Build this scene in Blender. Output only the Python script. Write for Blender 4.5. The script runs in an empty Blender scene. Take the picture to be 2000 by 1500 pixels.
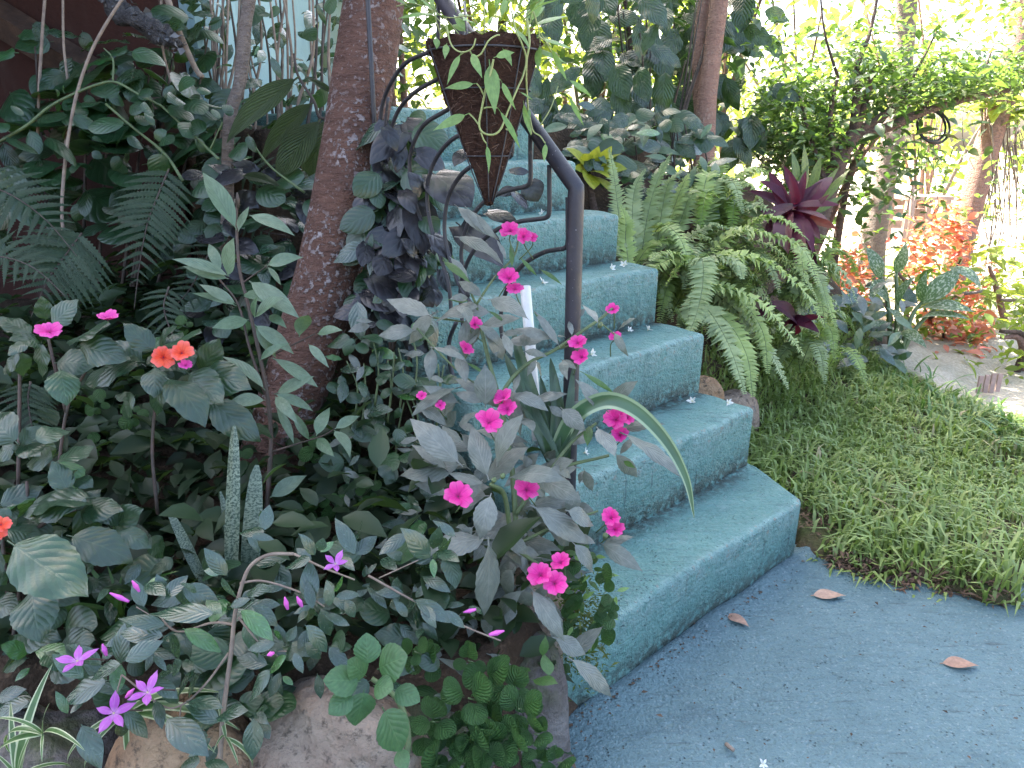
import bpy, math, random
import numpy as np
from mathutils import Vector, Matrix

random.seed(7)
RNG = np.random.default_rng(7)
SC = bpy.context.scene
COL = SC.collection
R = math.radians

# ------------------------------------------------------------------ camera
CAM_H, PITCH, FOC = 1.241, 0.30954, 1448.65          # height, pitch (rad), focal length in px of a 2000 px wide frame
cam_d = bpy.data.cameras.new('camera')
cam_d.sensor_fit = 'HORIZONTAL'
cam_d.sensor_width = 36.0
cam_d.lens = FOC / 2000.0 * 36.0
cam_d.clip_start = 0.02
cam_d.clip_end = 600
cam = bpy.data.objects.new('camera', cam_d)
COL.objects.link(cam)
cam.location = (0, 0, CAM_H)
cam.rotation_euler = (math.pi / 2 - PITCH, 0, 0)
SC.camera = cam

# ------------------------------------------------------------------ light
SUN_AZ = (-0.62, 0.785)                                # horizontal direction towards the sun
SUN_EL = R(52)
world = bpy.data.worlds.new('World')
SC.world = world
world.use_nodes = True
wn = world.node_tree
wn.nodes.clear()
sky_n = wn.nodes.new('ShaderNodeTexSky')
sky_n.sky_type = 'NISHITA'
sky_n.sun_disc = False
sky_n.sun_elevation = SUN_EL
sky_n.sun_rotation = math.atan2(SUN_AZ[0], SUN_AZ[1])
sky_n.air_density = 1.0
sky_n.dust_density = 5.0
sky_n.ozone_density = 0.4
bg = wn.nodes.new('ShaderNodeBackground')
bg.inputs['Strength'].default_value = 0.13
wo = wn.nodes.new('ShaderNodeOutputWorld')
wn.links.new(sky_n.outputs[0], bg.inputs[0])
wn.links.new(bg.outputs[0], wo.inputs[0])
sun_d = bpy.data.lights.new('sun', 'SUN')
sun_d.energy = 5.0
sun_d.angle = R(0.53)
sun_d.color = (1.0, 0.93, 0.82)
sun = bpy.data.objects.new('sun', sun_d)
COL.objects.link(sun)
_sv = Vector((SUN_AZ[0] * math.cos(SUN_EL), SUN_AZ[1] * math.cos(SUN_EL), math.sin(SUN_EL)))
sun.rotation_euler = _sv.to_track_quat('Z', 'Y').to_euler()
sun.location = (-6, 8, 14)

SC.view_settings.view_transform = 'Standard'
SC.view_settings.look = 'None'
SC.view_settings.gamma = 1.0
SC.view_settings.exposure = 3.05
SC.view_settings.use_curve_mapping = False
SC.render.engine = 'CYCLES'
SC.cycles.use_denoising = True
SC.cycles.max_bounces = 6
SC.cycles.diffuse_bounces = 4
SC.cycles.glossy_bounces = 2
SC.cycles.transmission_bounces = 4
SC.cycles.transparent_max_bounces = 4
SC.cycles.caustics_reflective = False
SC.cycles.caustics_refractive = False

# ------------------------------------------------------------------ picture-to-place helpers
_c, _s = math.cos(PITCH), math.sin(PITCH)
CAMV = Vector((0, 0, CAM_H))
def P(px, py, d):
    """the point d metres in front of the camera that the photograph shows at (px, py)"""
    a = (px - 1000) / FOC
    b = (750 - py) / FOC
    return Vector((a * d, (_c + b * _s) * d, CAM_H + (b * _c - _s) * d))
def G(px, py, z=0.0):
    b = (750 - py) / FOC
    return P(px, py, (z - CAM_H) / (b * _c - _s))
def zpt(o, x, y):
    ox, oy = o
    return ox + x * 0.35, oy + y * 0.35
Z1, Z2, Z3, Z4, Z5, Z7, Z8 = (0, 0), (600, 0), (1300, 0), (0, 480), (650, 480), (0, 975), (600, 975)

TH = 0.73686
TX, TY = math.cos(TH), math.sin(TH)
S0X, S0Y = 0.8152, 2.3345
def SG(s, g, z=0.0):
    return Vector((S0X + TX * s - TY * g, S0Y + TY * s + TX * g, z))
def to_sg(x, y):
    dx, dy = x - S0X, y - S0Y
    return dx * TX + dy * TY, -dx * TY + dy * TX
HS = [0, .199, .410, .626, .829, 1.007, 1.188, 1.37]
GS = [0, -.246, 0, .2195, .4285, .624, .851, 1.07]

# ------------------------------------------------------------------ object helpers
WORLD = {}
def tag(o, label=None, cat=None, group=None, kind=None):
    if label: o['label'] = label
    if cat: o['category'] = cat
    if group: o['group'] = group
    if kind: o['kind'] = kind
    return o
def thing(name, label, cat, loc=(0, 0, 0), group=None, kind=None):
    o = bpy.data.objects.new(name, None)
    o.empty_display_size = 0.05
    COL.objects.link(o)
    o.location = loc
    WORLD[o.name] = Matrix.Translation(Vector(loc))
    return tag(o, label, cat, group, kind)
def place(name, mesh, parent=None, M=None):
    o = bpy.data.objects.new(name, mesh)
    COL.objects.link(o)
    M = M if M is not None else Matrix.Identity(4)
    if parent is not None:
        o.parent = parent
        o.matrix_basis = WORLD[parent.name].inverted() @ M
    else:
        o.matrix_basis = M
    WORLD[o.name] = M
    return o
def mesh_of(name, verts, faces, mat=None, uv=None, smooth=True, attr=None):
    me = bpy.data.meshes.new(name)
    v = np.asarray(verts, dtype=np.float32)
    if isinstance(faces, np.ndarray):
        n, k = faces.shape
        me.vertices.add(len(v)); me.vertices.foreach_set('co', v.ravel())
        me.loops.add(n * k); me.loops.foreach_set('vertex_index', faces.astype(np.int32).ravel())
        me.polygons.add(n)
        me.polygons.foreach_set('loop_start', np.arange(0, n * k, k, dtype=np.int32))
        me.update(calc_edges=True)
    else:
        me.from_pydata([tuple(map(float, q)) for q in v], [], faces)
    if smooth:
        me.polygons.foreach_set('use_smooth', np.ones(len(me.polygons), dtype=bool))
    if uv is not None:
        l = me.uv_layers.new(name='UVMap')
        idx = np.empty(len(me.loops), dtype=np.int32)
        me.loops.foreach_get('vertex_index', idx)
        l.data.foreach_set('uv', np.asarray(uv, dtype=np.float32)[idx].ravel())
    if attr:
        for k2, a in attr.items():
            at = me.attributes.new(k2, 'FLOAT', 'POINT')
            at.data.foreach_set('value', np.asarray(a, dtype=np.float32))
    if mat is not None:
        me.materials.append(mat)
    me.update()
    return me
def smooth_path(pts, n=6):
    pts = [Vector(p) for p in pts]
    if len(pts) < 3:
        return [pts[0].lerp(pts[-1], i / n) for i in range(n + 1)]
    q = [pts[0] * 2 - pts[1]] + pts + [pts[-1] * 2 - pts[-2]]
    out = []
    for i in range(1, len(q) - 2):
        a, b, c2, d = q[i - 1], q[i], q[i + 1], q[i + 2]
        for j in range(n):
            t = j / n
            out.append(0.5 * ((2 * b) + (c2 - a) * t + (2 * a - 5 * b + 4 * c2 - d) * t * t + (3 * b - a - 3 * c2 + d) * t ** 3))
    out.append(pts[-1])
    return out
class Geo:
    """collects tubes, boxes and sheets into one mesh"""
    def __init__(self):
        self.v, self.f, self.uv = [], [], []
    def tube(self, pts, r0, r1=None, sides=6, n=5, cap=True, wob=0.0, smooth=True):
        r1 = r0 if r1 is None else r1
        pts = smooth_path(pts, n) if smooth else [Vector(p) for p in pts]
        m = len(pts)
        base = len(self.v)
        up = Vector((0.13, 0.31, 0.94))
        x = None
        acc = 0.0
        for i, p in enumerate(pts):
            d = (pts[min(i + 1, m - 1)] - pts[max(i - 1, 0)]).normalized()
            if x is None:
                x = d.cross(up)
                if x.length < 1e-3: x = d.cross(Vector((1, 0, 0)))
                x.normalize()
            else:
                x = (x - d * x.dot(d)).normalized()
            y = d.cross(x)
            t = i / (m - 1)
            r = float(np.interp(t * (len(r0) - 1), range(len(r0)), r0)) if isinstance(r0, (list, tuple)) else r0 + (r1 - r0) * t
            if i: acc += (p - pts[i - 1]).length
            for k in range(sides):
                a = 2 * math.pi * k / sides
                rr = r * (1 + wob * math.sin(a * 2 + i * 0.7) * 0.5 + wob * random.uniform(-.5, .5)) if wob else r
                self.v.append(p + x * (math.cos(a) * rr) + y * (math.sin(a) * rr))
                self.uv.append((k / sides, acc))
        for i in range(m - 1):
            for k in range(sides):
                k2 = (k + 1) % sides
                self.f.append((base + i * sides + k, base + i * sides + k2, base + (i + 1) * sides + k2, base + (i + 1) * sides + k))
        if cap:
            self.f.append(tuple(base + k for k in reversed(range(sides))))
            self.f.append(tuple(base + (m - 1) * sides + k for k in range(sides)))
        return self
    def box(self, c, h, M=None):
        b = len(self.v)
        for z in (-1, 1):
            for y in (-1, 1):
                for x in (-1, 1):
                    q = Vector((x * h[0], y * h[1], z * h[2]))
                    if M is not None: q = M @ q
                    self.v.append(Vector(c) + q); self.uv.append((0, 0))
        for f in ((0, 2, 3, 1), (4, 5, 7, 6), (0, 1, 5, 4), (2, 6, 7, 3), (0, 4, 6, 2), (1, 3, 7, 5)):
            self.f.append(tuple(b + i for i in f))
        return self
    def build(self, name, mat, parent=None, smooth=True):
        return place(name, mesh_of(name, [tuple(q) for q in self.v], self.f, mat, self.uv, smooth), parent)

# ------------------------------------------------------------------ material helpers
class NT:
    def __init__(self, name):
        self.m = bpy.data.materials.new(name)
        self.m.use_nodes = True
        self.t = self.m.node_tree
        self.t.nodes.clear()
        self.out = self.t.nodes.new('ShaderNodeOutputMaterial')
    def n(self, typ, **kw):
        x = self.t.nodes.new(typ)
        for k, v in kw.items(): setattr(x, k, v)
        return x
    def l(self, a, b): self.t.links.new(a, b)
    def sock(self, node, idx, v):
        if v is None: return
        if hasattr(v, 'is_linked') or hasattr(v, 'links'): self.l(v, node.inputs[idx])
        else: node.inputs[idx].default_value = v
    def math(self, op, a, b=None, c=None, clamp=False):
        x = self.n('ShaderNodeMath', operation=op, use_clamp=clamp)
        self.sock(x, 0, a); self.sock(x, 1, b); self.sock(x, 2, c)
        return x.outputs[0]
    def mix(self, f, a, b, typ='MIX'):
        x = self.n('ShaderNodeMix', data_type='RGBA', blend_type=typ)
        self.sock(x, 0, f)
        for i, q in ((6, a), (7, b)):
            if isinstance(q, tuple): q = (q + (1,))[:4]
            self.sock(x, i, q)
        return x.outputs[2]
    def ramp(self, f, a, b, lo=0.0, hi=1.0):
        x = self.n('ShaderNodeMapRange', interpolation_type='SMOOTHSTEP')
        self.sock(x, 0, f); x.inputs[1].default_value = a; x.inputs[2].default_value = b
        x.inputs[3].default_value = lo; x.inputs[4].default_value = hi
        return x.outputs[0]
    def noise(self, vec, scale, detail=3, rough=.55, out=0):
        x = self.n('ShaderNodeTexNoise')
        if vec is not None: self.l(vec, x.inputs['Vector'])
        x.inputs['Scale'].default_value = scale; x.inputs['Detail'].default_value = detail; x.inputs['Roughness'].default_value = rough
        return x.outputs[out]
    def voro(self, vec, scale, feature='F1', out='Distance'):
        x = self.n('ShaderNodeTexVoronoi', feature=feature)
        if vec is not None: self.l(vec, x.inputs['Vector'])
        x.inputs['Scale'].default_value = scale
        return x.outputs[out]
    def obj(self): return self.n('ShaderNodeTexCoord').outputs['Object']
    def pos(self): return self.n('ShaderNodeNewGeometry').outputs['Position']
    def scale(self, vec, s, rot=(0, 0, 0)):
        x = self.n('ShaderNodeMapping')
        self.l(vec, x.inputs[0]); x.inputs['Scale'].default_value = s; x.inputs['Rotation'].default_value = rot
        return x.outputs[0]
    def bump(self, h, strength, dist, normal=None):
        x = self.n('ShaderNodeBump')
        self.l(h, x.inputs['Height']); x.inputs['Strength'].default_value = strength; x.inputs['Distance'].default_value = dist
        if normal is not None: self.l(normal, x.inputs['Normal'])
        return x.outputs[0]
    def bsdf(self, col, rough=.5, spec=.5, normal=None, metal=0.0, coat=0.0):
        x = self.n('ShaderNodeBsdfPrincipled')
        if isinstance(col, tuple): col = (col + (1,))[:4]
        self.sock(x, 'Base Color', col); self.sock(x, 'Roughness', rough); self.sock(x, 'Specular IOR Level', spec)
        x.inputs['Metallic'].default_value = metal
        x.inputs['Coat Weight'].default_value = coat; x.inputs['Coat Roughness'].default_value = .22
        if normal is not None: self.l(normal, x.inputs['Normal'])
        return x.outputs[0]
    def done(self, sh):
        self.l(sh, self.out.inputs[0]); return self.m

def leaf_mat(name, c1, c2, vein=None, n=7, k=.35, rough=.42, spec=.5, trans=.22, tcol=None, bump=.2, cloud=False, blotch=None, edge=None, stripe=None, c3=None, veinamt=.3, coat=0.0):
    N = NT(name)
    if cloud:
        a = N.n('ShaderNodeAttribute', attribute_name='rnd'); rnd = a.outputs['Fac']
    else:
        rnd = N.n('ShaderNodeObjectInfo').outputs['Random']
    uv = N.n('ShaderNodeUVMap').outputs[0]
    sx = N.n('ShaderNodeSeparateXYZ'); N.l(uv, sx.inputs[0])
    u = N.math('ABSOLUTE', N.math('MULTIPLY_ADD', sx.outputs[0], 2.0, -1.0))
    v = sx.outputs[1]
    col = N.mix(rnd, c1, c2)
    if c3 is not None:
        col = N.mix(N.ramp(rnd, .86, .95), col, c3)
    ns = N.noise(N.obj(), 9.0, 4)
    if blotch is not None:
        col = N.mix(N.ramp(N.noise(N.scale(uv, (6, 9, 1)), 1.6, 3), .5, .58, 0, .8), col, blotch)
    col = N.mix(N.ramp(ns, .35, .7), N.mix(1.0, col, (.72, .74, .74), 'MULTIPLY'), col)
    nrm = None
    if vein is not None:
        fr = N.math('FRACT', N.math('SUBTRACT', N.math('MULTIPLY', v, float(n)), N.math('MULTIPLY', u, float(n) * k)))
        dist = N.math('ABSOLUTE', N.math('SUBTRACT', fr, .5))           # .5 on a vein, 0 between
        vl = N.ramp(dist, .42, .5)
        mid = N.ramp(u, .015, .06, 1, 0)
        vm = N.math('MAXIMUM', N.math('MULTIPLY', vl, .6), mid)
        col = N.mix(N.math('MULTIPLY', vm, veinamt), col, vein)
        h = N.math('ADD', N.math('MULTIPLY', N.math('POWER', N.math('MULTIPLY', dist, 2.0), 2.0), -1.0), N.math('MULTIPLY', mid, -.6))
        h = N.math('ADD', h, N.math('MULTIPLY', N.noise(N.scale(uv, (18, 30, 1)), 1.5, 2), .5))
        nrm = N.bump(h, bump, .01)
    if edge is not None:
        col = N.mix(N.ramp(u, .55, .72), col, edge)
    if stripe is not None:
        sn = N.noise(N.scale(uv, (5, 60, 1)), 1.0, 4, .65)
        col = N.mix(N.ramp(sn, .47, .55), col, stripe)
    rgh = N.math('ADD', N.math('MULTIPLY', ns, .18), rough - .09)
    b = N.bsdf(col, rgh, spec, nrm, 0.0, coat)
    if trans > 0:
        t = N.n('ShaderNodeBsdfTranslucent')
        tc = N.mix(.6, col, tcol if tcol else (.22, .42, .06))
        N.l(tc, t.inputs[0])
        m = N.n('ShaderNodeMixShader'); m.inputs[0].default_value = trans
        N.l(b, m.inputs[1]); N.l(t.outputs[0], m.inputs[2])
        b = m.outputs[0]
    return N.done(b)

def simple_mat(name, c1, c2, scale=12, rough=.6, spec=.4, bump=.3, dist=.01, metal=0., detail=4):
    N = NT(name)
    o = N.obj()
    ns = N.noise(o, scale, detail)
    return N.done(N.bsdf(N.mix(N.ramp(ns, .3, .7), c1, c2), rough, spec, N.bump(N.noise(o, scale * 3, 4), bump, dist), metal))

def concrete_mat(name, c1, c2, worn, brush, edge=False):
    """painted rough concrete: brushed coats, dark pits, scuffed edges, grime"""
    N = NT(name)
    p = N.pos()
    big = N.noise(p, 2.3, 5, .6)
    mid = N.noise(p, 14, 4, .6)
    col = N.mix(N.ramp(big, .35, .66), c1, c2)
    col = N.mix(N.ramp(mid, .5, .75, 0, .35), col, worn)
    col = N.mix(N.ramp(N.noise(p, .9, 4, .6), .40, .62, 0, .5), col, (c1[0] * 1.35, c1[1] * 1.25, c1[2] * 1.2))
    col = N.mix(N.ramp(N.noise(N.scale(p, (1, 2.2, 1), (0, 0, .6)), 3.1, 5, .7), .54, .70, 0, .45), col, (c2[0] * .62, c2[1] * .62, c2[2] * .68))
    st = N.noise(N.scale(p, brush, (0, 0, -TH)), 1.0, 4, .6)
    gr = N.noise(p, 170, 3, .6)
    pit = N.voro(p, 85, 'F1')
    pn = N.noise(p, 22, 2)
    pits = N.math('MULTIPLY', N.ramp(pit, .10, .26, 1, 0), N.ramp(pn, .52, .62))
    col = N.mix(N.math('MULTIPLY', N.ramp(gr, .54, .68), .38), col, (.02, .035, .045))
    col = N.mix(N.ramp(N.noise(p, 110, 2), .60, .68, 0, .35), col, (.26, .32, .34))
    col = N.mix(N.math('MULTIPLY', pits, .75), col, (.012, .02, .025))
    col = N.mix(N.math('MULTIPLY', N.ramp(st, .5, .72), .25), col, (.03, .05, .06))
    scr = N.noise(N.scale(p, (3, 26, 3), (0, 0, .5)), 2.0, 3)
    col = N.mix(N.math('MULTIPLY', N.ramp(scr, .64, .7), .5), col, (.025, .035, .045))
    if edge:
        drip = N.noise(N.scale(p, (11, 11, 1.3)), 1.6, 5, .7)
        gm = N.n('ShaderNodeSeparateXYZ'); N.l(N.n('ShaderNodeNewGeometry').outputs['Normal'], gm.inputs[0])
        vert = N.ramp(gm.outputs[2], .2, .6, 1, 0)
        col = N.mix(N.math('MULTIPLY', N.math('MULTIPLY', N.ramp(drip, .52, .70), vert), .25), col, (.045, .075, .065))
        col = N.mix(N.math('MULTIPLY', N.ramp(N.noise(p, 6, 5, .7), .57, .70), .2), col, (.13, .15, .13))
        at = N.n('ShaderNodeAttribute', attribute_name='edge')
        ed = N.math('MULTIPLY', at.outputs['Fac'], N.ramp(N.noise(p, 30, 4), .32, .6), clamp=True)
        col = N.mix(N.math('MULTIPLY', ed, .5), col, worn)
        chip = N.math('MULTIPLY', N.math('POWER', at.outputs['Fac'], 2.0), N.ramp(N.noise(p, 38, 4, .65), .60, .64))
        col = N.mix(N.math('MULTIPLY', chip, .8), col, (.20, .19, .17))
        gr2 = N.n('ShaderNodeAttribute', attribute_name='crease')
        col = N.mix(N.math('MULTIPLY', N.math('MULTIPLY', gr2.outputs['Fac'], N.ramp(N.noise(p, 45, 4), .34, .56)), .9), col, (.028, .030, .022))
    h = N.math('ADD', N.math('MULTIPLY', st, .9), N.math('MULTIPLY', gr, .8))
    h = N.math('SUBTRACT', h, N.math('MULTIPLY', pits, 1.0))
    h = N.math('ADD', h, N.math('MULTIPLY', N.noise(p, 60, 4), 1.2))
    return N.done(N.bsdf(col, N.ramp(mid, .3, .7, .45, .68), .4, N.bump(h, 1.0, .009)))

# ------------------------------------------------------------------ materials of the setting
M_PATH = concrete_mat('path_paint', (.102, .172, .190), (.078, .140, .158), (.165, .24, .255), (9, 60, 30))
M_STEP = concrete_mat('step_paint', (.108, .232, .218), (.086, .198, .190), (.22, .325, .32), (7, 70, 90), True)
def ground_mat():
    N = NT('soil_and_sand')
    p = N.pos()
    a = N.noise(p, 6, 5); b = N.noise(p, 60, 4)
    soil = N.mix(N.ramp(a, .3, .7), (.028, .019, .013), (.07, .045, .03))
    soil = N.mix(N.ramp(b, .55, .7, 0, .6), soil, (.13, .085, .055))
    lawn = N.mix(N.ramp(a, .35, .65), (.075, .05, .032), (.045, .06, .018))
    sand = N.mix(N.ramp(b, .3, .7), (.46, .40, .32), (.33, .29, .22))
    la = N.n('ShaderNodeAttribute', attribute_name='lawn'); sa = N.n('ShaderNodeAttribute', attribute_name='sand')
    col = N.mix(la.outputs['Fac'], soil, lawn)
    col = N.mix(sa.outputs['Fac'], col, sand)
    return N.done(N.bsdf(col, .9, .2, N.bump(N.math('ADD', a, b), .8, .02)))

# ------------------------------------------------------------------ ground
def sstep(a, b, x):
    t = np.clip((x - a) / (b - a), 0, 1); return t * t * (3 - 2 * t)
def vnoise(x, y):
    return (np.sin(x * 3.1 + y * 1.7) + np.sin(x * 7.3 - y * 5.1 + 1) * .5 + np.sin(x * 13.7 + y * 11.9 + 2) * .25) / 1.75
LAWN_A = (0.97, 2.00); LAWN_B = (1.475, 1.672); LAWN_C = (1.90, 2.25); LAWN_D = (3.0, 3.3)
LAWN_E = tuple(G(1690, 712)[:2]); LAWN_F = tuple(G(2040, 850)[:2])
def bed_mask(x, y):
    edge = np.where(y < 1.45, .02 + (y - 1.2) * .6, .17 + (y - 1.45) * -.2)
    return sstep(.03, -.06, x - edge) * sstep(1.08, 1.18, y)
def height(x, y):
    x = np.asarray(x, float); y = np.asarray(y, float)
    dx, dy = x - S0X, y - S0Y
    s, g = dx * TX + dy * TY, -dx * TY + dy * TX
    h = np.full(x.shape, -.05)
    # hillside right of the stairs
    right = np.maximum(sstep(-.1, .02, s), (g < -.27) * 1.0)
    hill = .016 + 1.05 * sstep(.28, 1.5, g) * (1 - sstep(2.0, 3.4, s)) + .02 * vnoise(x, y)
    lawn = lawn_mask(x, y)
    h = np.where((s > -.1) | (g < -.27), np.maximum(h, (hill + .01) * right * np.maximum(lawn, sstep(.0, .2, g)) + h * (1 - np.maximum(lawn, sstep(.0, .2, g)))), h)
    # bed left of the stairs
    bm = bed_mask(x, y) * sstep(-1.0, -1.06, np.where(y < 1.45, -2, s))
    bed = .30 + .3 * sstep(0, 2.2, g) + .02 * vnoise(x * 2, y * 2)
    h = h * (1 - bm) + bed * bm
    # terrace at the top of the stairs
    top = sstep(1.2, 1.5, g) * sstep(2.2, 1.2, s) * sstep(-1.03, -.97, s)
    h = np.maximum(h, top * (1.30 + .03 * vnoise(x, y)) + (1 - top) * -1)
    under = (s > np.where(g < .55, -1.06, -.8)) & (s < .0) & (g > -.2) & (g < 1.3)
    h = np.where(under, np.minimum(h, -.05), h)
    far = sstep(9, 14, y) + sstep(4.0, 6, x)
    h = h - .35 * np.clip(far, 0, 1) * (h < .6)
    return h
def side(a, b, x, y):      # > 0 on the left of a->b
    return (b[0] - a[0]) * (y - a[1]) - (b[1] - a[1]) * (x - a[0])
def lawn_mask(x, y):
    w = .015 * np.sin(x * 23 + y * 17) + .01 * np.sin(x * 51 - y * 40)
    m = sstep(-.02, .13, (side(LAWN_A, LAWN_B, x, y)) / .5 + w * 1.6)
    m = m * sstep(-.02, .13, side(LAWN_B, LAWN_C, x, y) / .7 + w * 1.6)
    m = m * sstep(0, .05, side(LAWN_C, LAWN_D, x, y) / 1.6 + w)
    m = m * sstep(0, .05, side(LAWN_F, LAWN_E, x, y) / 1.2 + w * 2)
    return m * (np.asarray(y) < 5.2)
xs = np.concatenate([-np.geomspace(2.2, 180, 26)[::-1], np.arange(-2.15, 3.4, .035), np.geomspace(3.45, 180, 40)])
ys = np.concatenate([-np.geomspace(.5, 120, 14)[::-1], np.arange(-.4, .9, .2), np.arange(.95, 5.6, .035), np.geomspace(5.65, 260, 50)])
gx, gy = np.meshgrid(xs, ys)
gz = height(gx, gy)
nx, ny = len(xs), len(ys)
ii = (np.arange(ny - 1)[:, None] * nx + np.arange(nx - 1)[None, :]).ravel()
gf = np.stack([ii, ii + 1, ii + 1 + nx, ii + nx], 1)
_ss, _gg = to_sg(gx, gy)
sandm = np.clip(sstep(0, .1, -side(LAWN_F, LAWN_E, gx, gy) / 1.2) * (gx > 1.9) * (_gg < .45) + sstep(2.3, 3.0, _ss) * sstep(-.25, .2, _gg) + sstep(6.5, 9, gy) + sstep(3.4, 4.5, gx), 0, 1) * sstep(1.0, 2.0, gx + gy * .2)
lm = lawn_mask(gx, gy) * (1 - sstep(.4, .8, _gg)) * sstep(3.2, 2.6, _ss)
me = mesh_of('ground', np.stack([gx.ravel(), gy.ravel(), gz.ravel()], 1), gf, ground_mat(), attr={'lawn': lm.ravel(), 'sand': sandm.ravel() * (1 - lm.ravel())})
tag(place('ground', me), kind='structure', label='dark garden soil running out to pale sunlit ground')

# painted path: one slab, with a tongue running up beside the lawn
def path_mesh():
    a = np.arange(-2.6, 4.2, .03); b = np.arange(-1.6, 3.6, .03)
    X, Y = np.meshgrid(a, b)
    keep_v = np.ones(X.shape, bool)
    edge = np.where(Y < 1.2, .06 + .0 * Y, .06 + (Y - 1.2) * .5)
    wig = .012 * np.sin(Y * 31 + X * 19) + .008 * np.sin(Y * 67 - X * 41)
    keep_v &= ~((Y > 1.25) & (X < -.4))
    s, g = (X - S0X) * TX + (Y - S0Y) * TY, -(X - S0X) * TY + (Y - S0Y) * TX
    keep_v &= ~((g > -.2) & (s < .02))
    lm_ = (side(LAWN_A, LAWN_B, X, Y) / .45 + wig > .0) & (side(LAWN_B, LAWN_C, X, Y) / .65 + wig > 0) & (side(LAWN_C, LAWN_D, X, Y) / 1.6 + wig > 0)
    keep_v &= ~((g > .0) & lm_)
    keep_v &= ~(Y > 3.2)
    Z = .004 * vnoise(X * 1.3, Y * 1.3) + .002 * vnoise(X * 5, Y * 4)
    # a lip of cement where the riser was plastered onto the path
    Z += .018 * np.exp(-((g + .262) / .022) ** 2) * (s < .0)
    nx_, ny_ = len(a), len(b)
    v = [tuple(q) for q in np.stack([X.ravel(), Y.ravel(), Z.ravel()], 1)]
    idx = lambda i, j: i * nx_ + j
    f = []
    kc = keep_v[:-1, :-1] & keep_v[1:, :-1] & keep_v[:-1, 1:] & keep_v[1:, 1:]
    for i, j in zip(*np.nonzero(kc)):
        f.append((idx(i, j), idx(i, j + 1), idx(i + 1, j + 1), idx(i + 1, j)))
    # skirts down to the soil
    cnt = {}
    for q in f:
        for e in range(4):
            k2 = (q[e], q[(e + 1) % 4])
            cnt[k2] = cnt.get(k2, 0) + 1
    low = {}
    for (p0, p1) in list(cnt):
        if (p1, p0) not in cnt:
            for p_ in (p0, p1):
                if p_ not in low:
                    low[p_] = len(v); v.append((v[p_][0], v[p_][1], -.09))
            f.append((p1, p0, low[p0], low[p1]))
    used = sorted({i for q in f for i in q}); mp = {o: n_ for n_, o in enumerate(used)}
    return mesh_of('path', [v[i] for i in used], [tuple(mp[i] for i in q) for q in f], M_PATH)
tag(place('path', path_mesh()), kind='structure', label='blue-green painted concrete path in front of the steps')

# ------------------------------------------------------------------ stairs
stairs = thing('staircase', 'teal painted concrete garden steps climbing up and away', 'stairs', SG(0, 0, 0))
def step_mesh(k):
    z0, z1 = HS[k - 1] - .03 - .001 * k, HS[k]
    depth = (GS[k + 1] - GS[k] + .04) if k < 7 else 1.6
    r = .016
    if k == 1: z0 = -.06
    prof = [(0.004, z0)]
    for t in np.linspace(.0, .9, 7): prof.append((.004 - .004 * t, z0 + .001 + (z1 - r - z0) * t))
    for a in np.linspace(0, math.pi / 2, 6): prof.append((r - r * math.cos(a), z1 - r + r * math.sin(a)))
    nt = 8
    for t in np.linspace(.08, 1, nt): prof.append((r + (depth - r) * t, z1 + .004 * math.sin(t * 3)))
    prof.append((depth, z0))
    prof = np.array(prof)
    m = len(prof)
    edge = np.zeros(m); edge[7:13] = 1; edge[6] = .4; edge[13] = .35
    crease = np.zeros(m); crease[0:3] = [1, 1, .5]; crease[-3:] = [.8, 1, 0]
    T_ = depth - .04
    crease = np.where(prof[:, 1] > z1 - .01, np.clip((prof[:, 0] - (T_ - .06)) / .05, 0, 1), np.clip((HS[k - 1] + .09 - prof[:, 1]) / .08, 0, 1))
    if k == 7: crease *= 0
    sl, sr = -1.03 - .006 * k, .004 * math.sin(k * 2.3)
    if k == 1: sl, sr = -1.42, .016
    if k >= 5: sl = {5: -.95, 6: -.80, 7: -.68}[k]
    ss_ = np.concatenate([[sl], np.linspace(sl + .01, sr - .012, 90), [sr - .005, sr - .0015, sr]])
    ins = np.zeros(len(ss_)); ins[-3:] = [.0015, .005, .012]; ins[0] = .01
    V, E, C = [], [], []
    gc, zc = prof[:, 0].mean(), prof[:, 1].mean()
    for i, s in enumerate(ss_):
        wob = .004 * math.sin(s * 9 + k) + .0025 * math.sin(s * 23 + k * 2)
        ch = 0.0
        if k == 1 and s > -.11: ch = (s + .11) * 1.9          # the cut-off front corner of the bottom step
        for j, (g, z) in enumerate(prof):
            q = ins[i]
            gg = g + (q if g < .05 else (-q if g > depth - .02 else 0))
            zz = z - (q if z > z1 - .03 else 0)
            gg = max(gg, gg + ch * (1 - g / depth)) if ch else gg
            dz = .0022 * math.sin(s * 17 + g * 31 + k) + RNG.normal() * .0007
            s2 = s
            if k == 1: s2 = s + .10 * max(0, (s + .5) / .5) * (1 - abs(g / depth)) * 0
            p_ = SG(s2, GS[k] + gg + (wob if g < .1 else 0), zz + (dz if zz > z0 + .02 else 0))
            V.append(tuple(p_)); E.append(edge[j]); C.append(crease[j])
    F = []
    for i in range(len(ss_) - 1):
        for j in range(m - 1):
            a = i * m + j
            F.append((a, a + m, a + m + 1, a + 1))
    F.append(tuple(range(m)))
    F.append(tuple(reversed([(len(ss_) - 1) * m + j for j in range(m)])))
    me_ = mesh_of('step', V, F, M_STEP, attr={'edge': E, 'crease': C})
    return me_
for k in range(1, 8):
    place('step', step_mesh(k), stairs)

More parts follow.
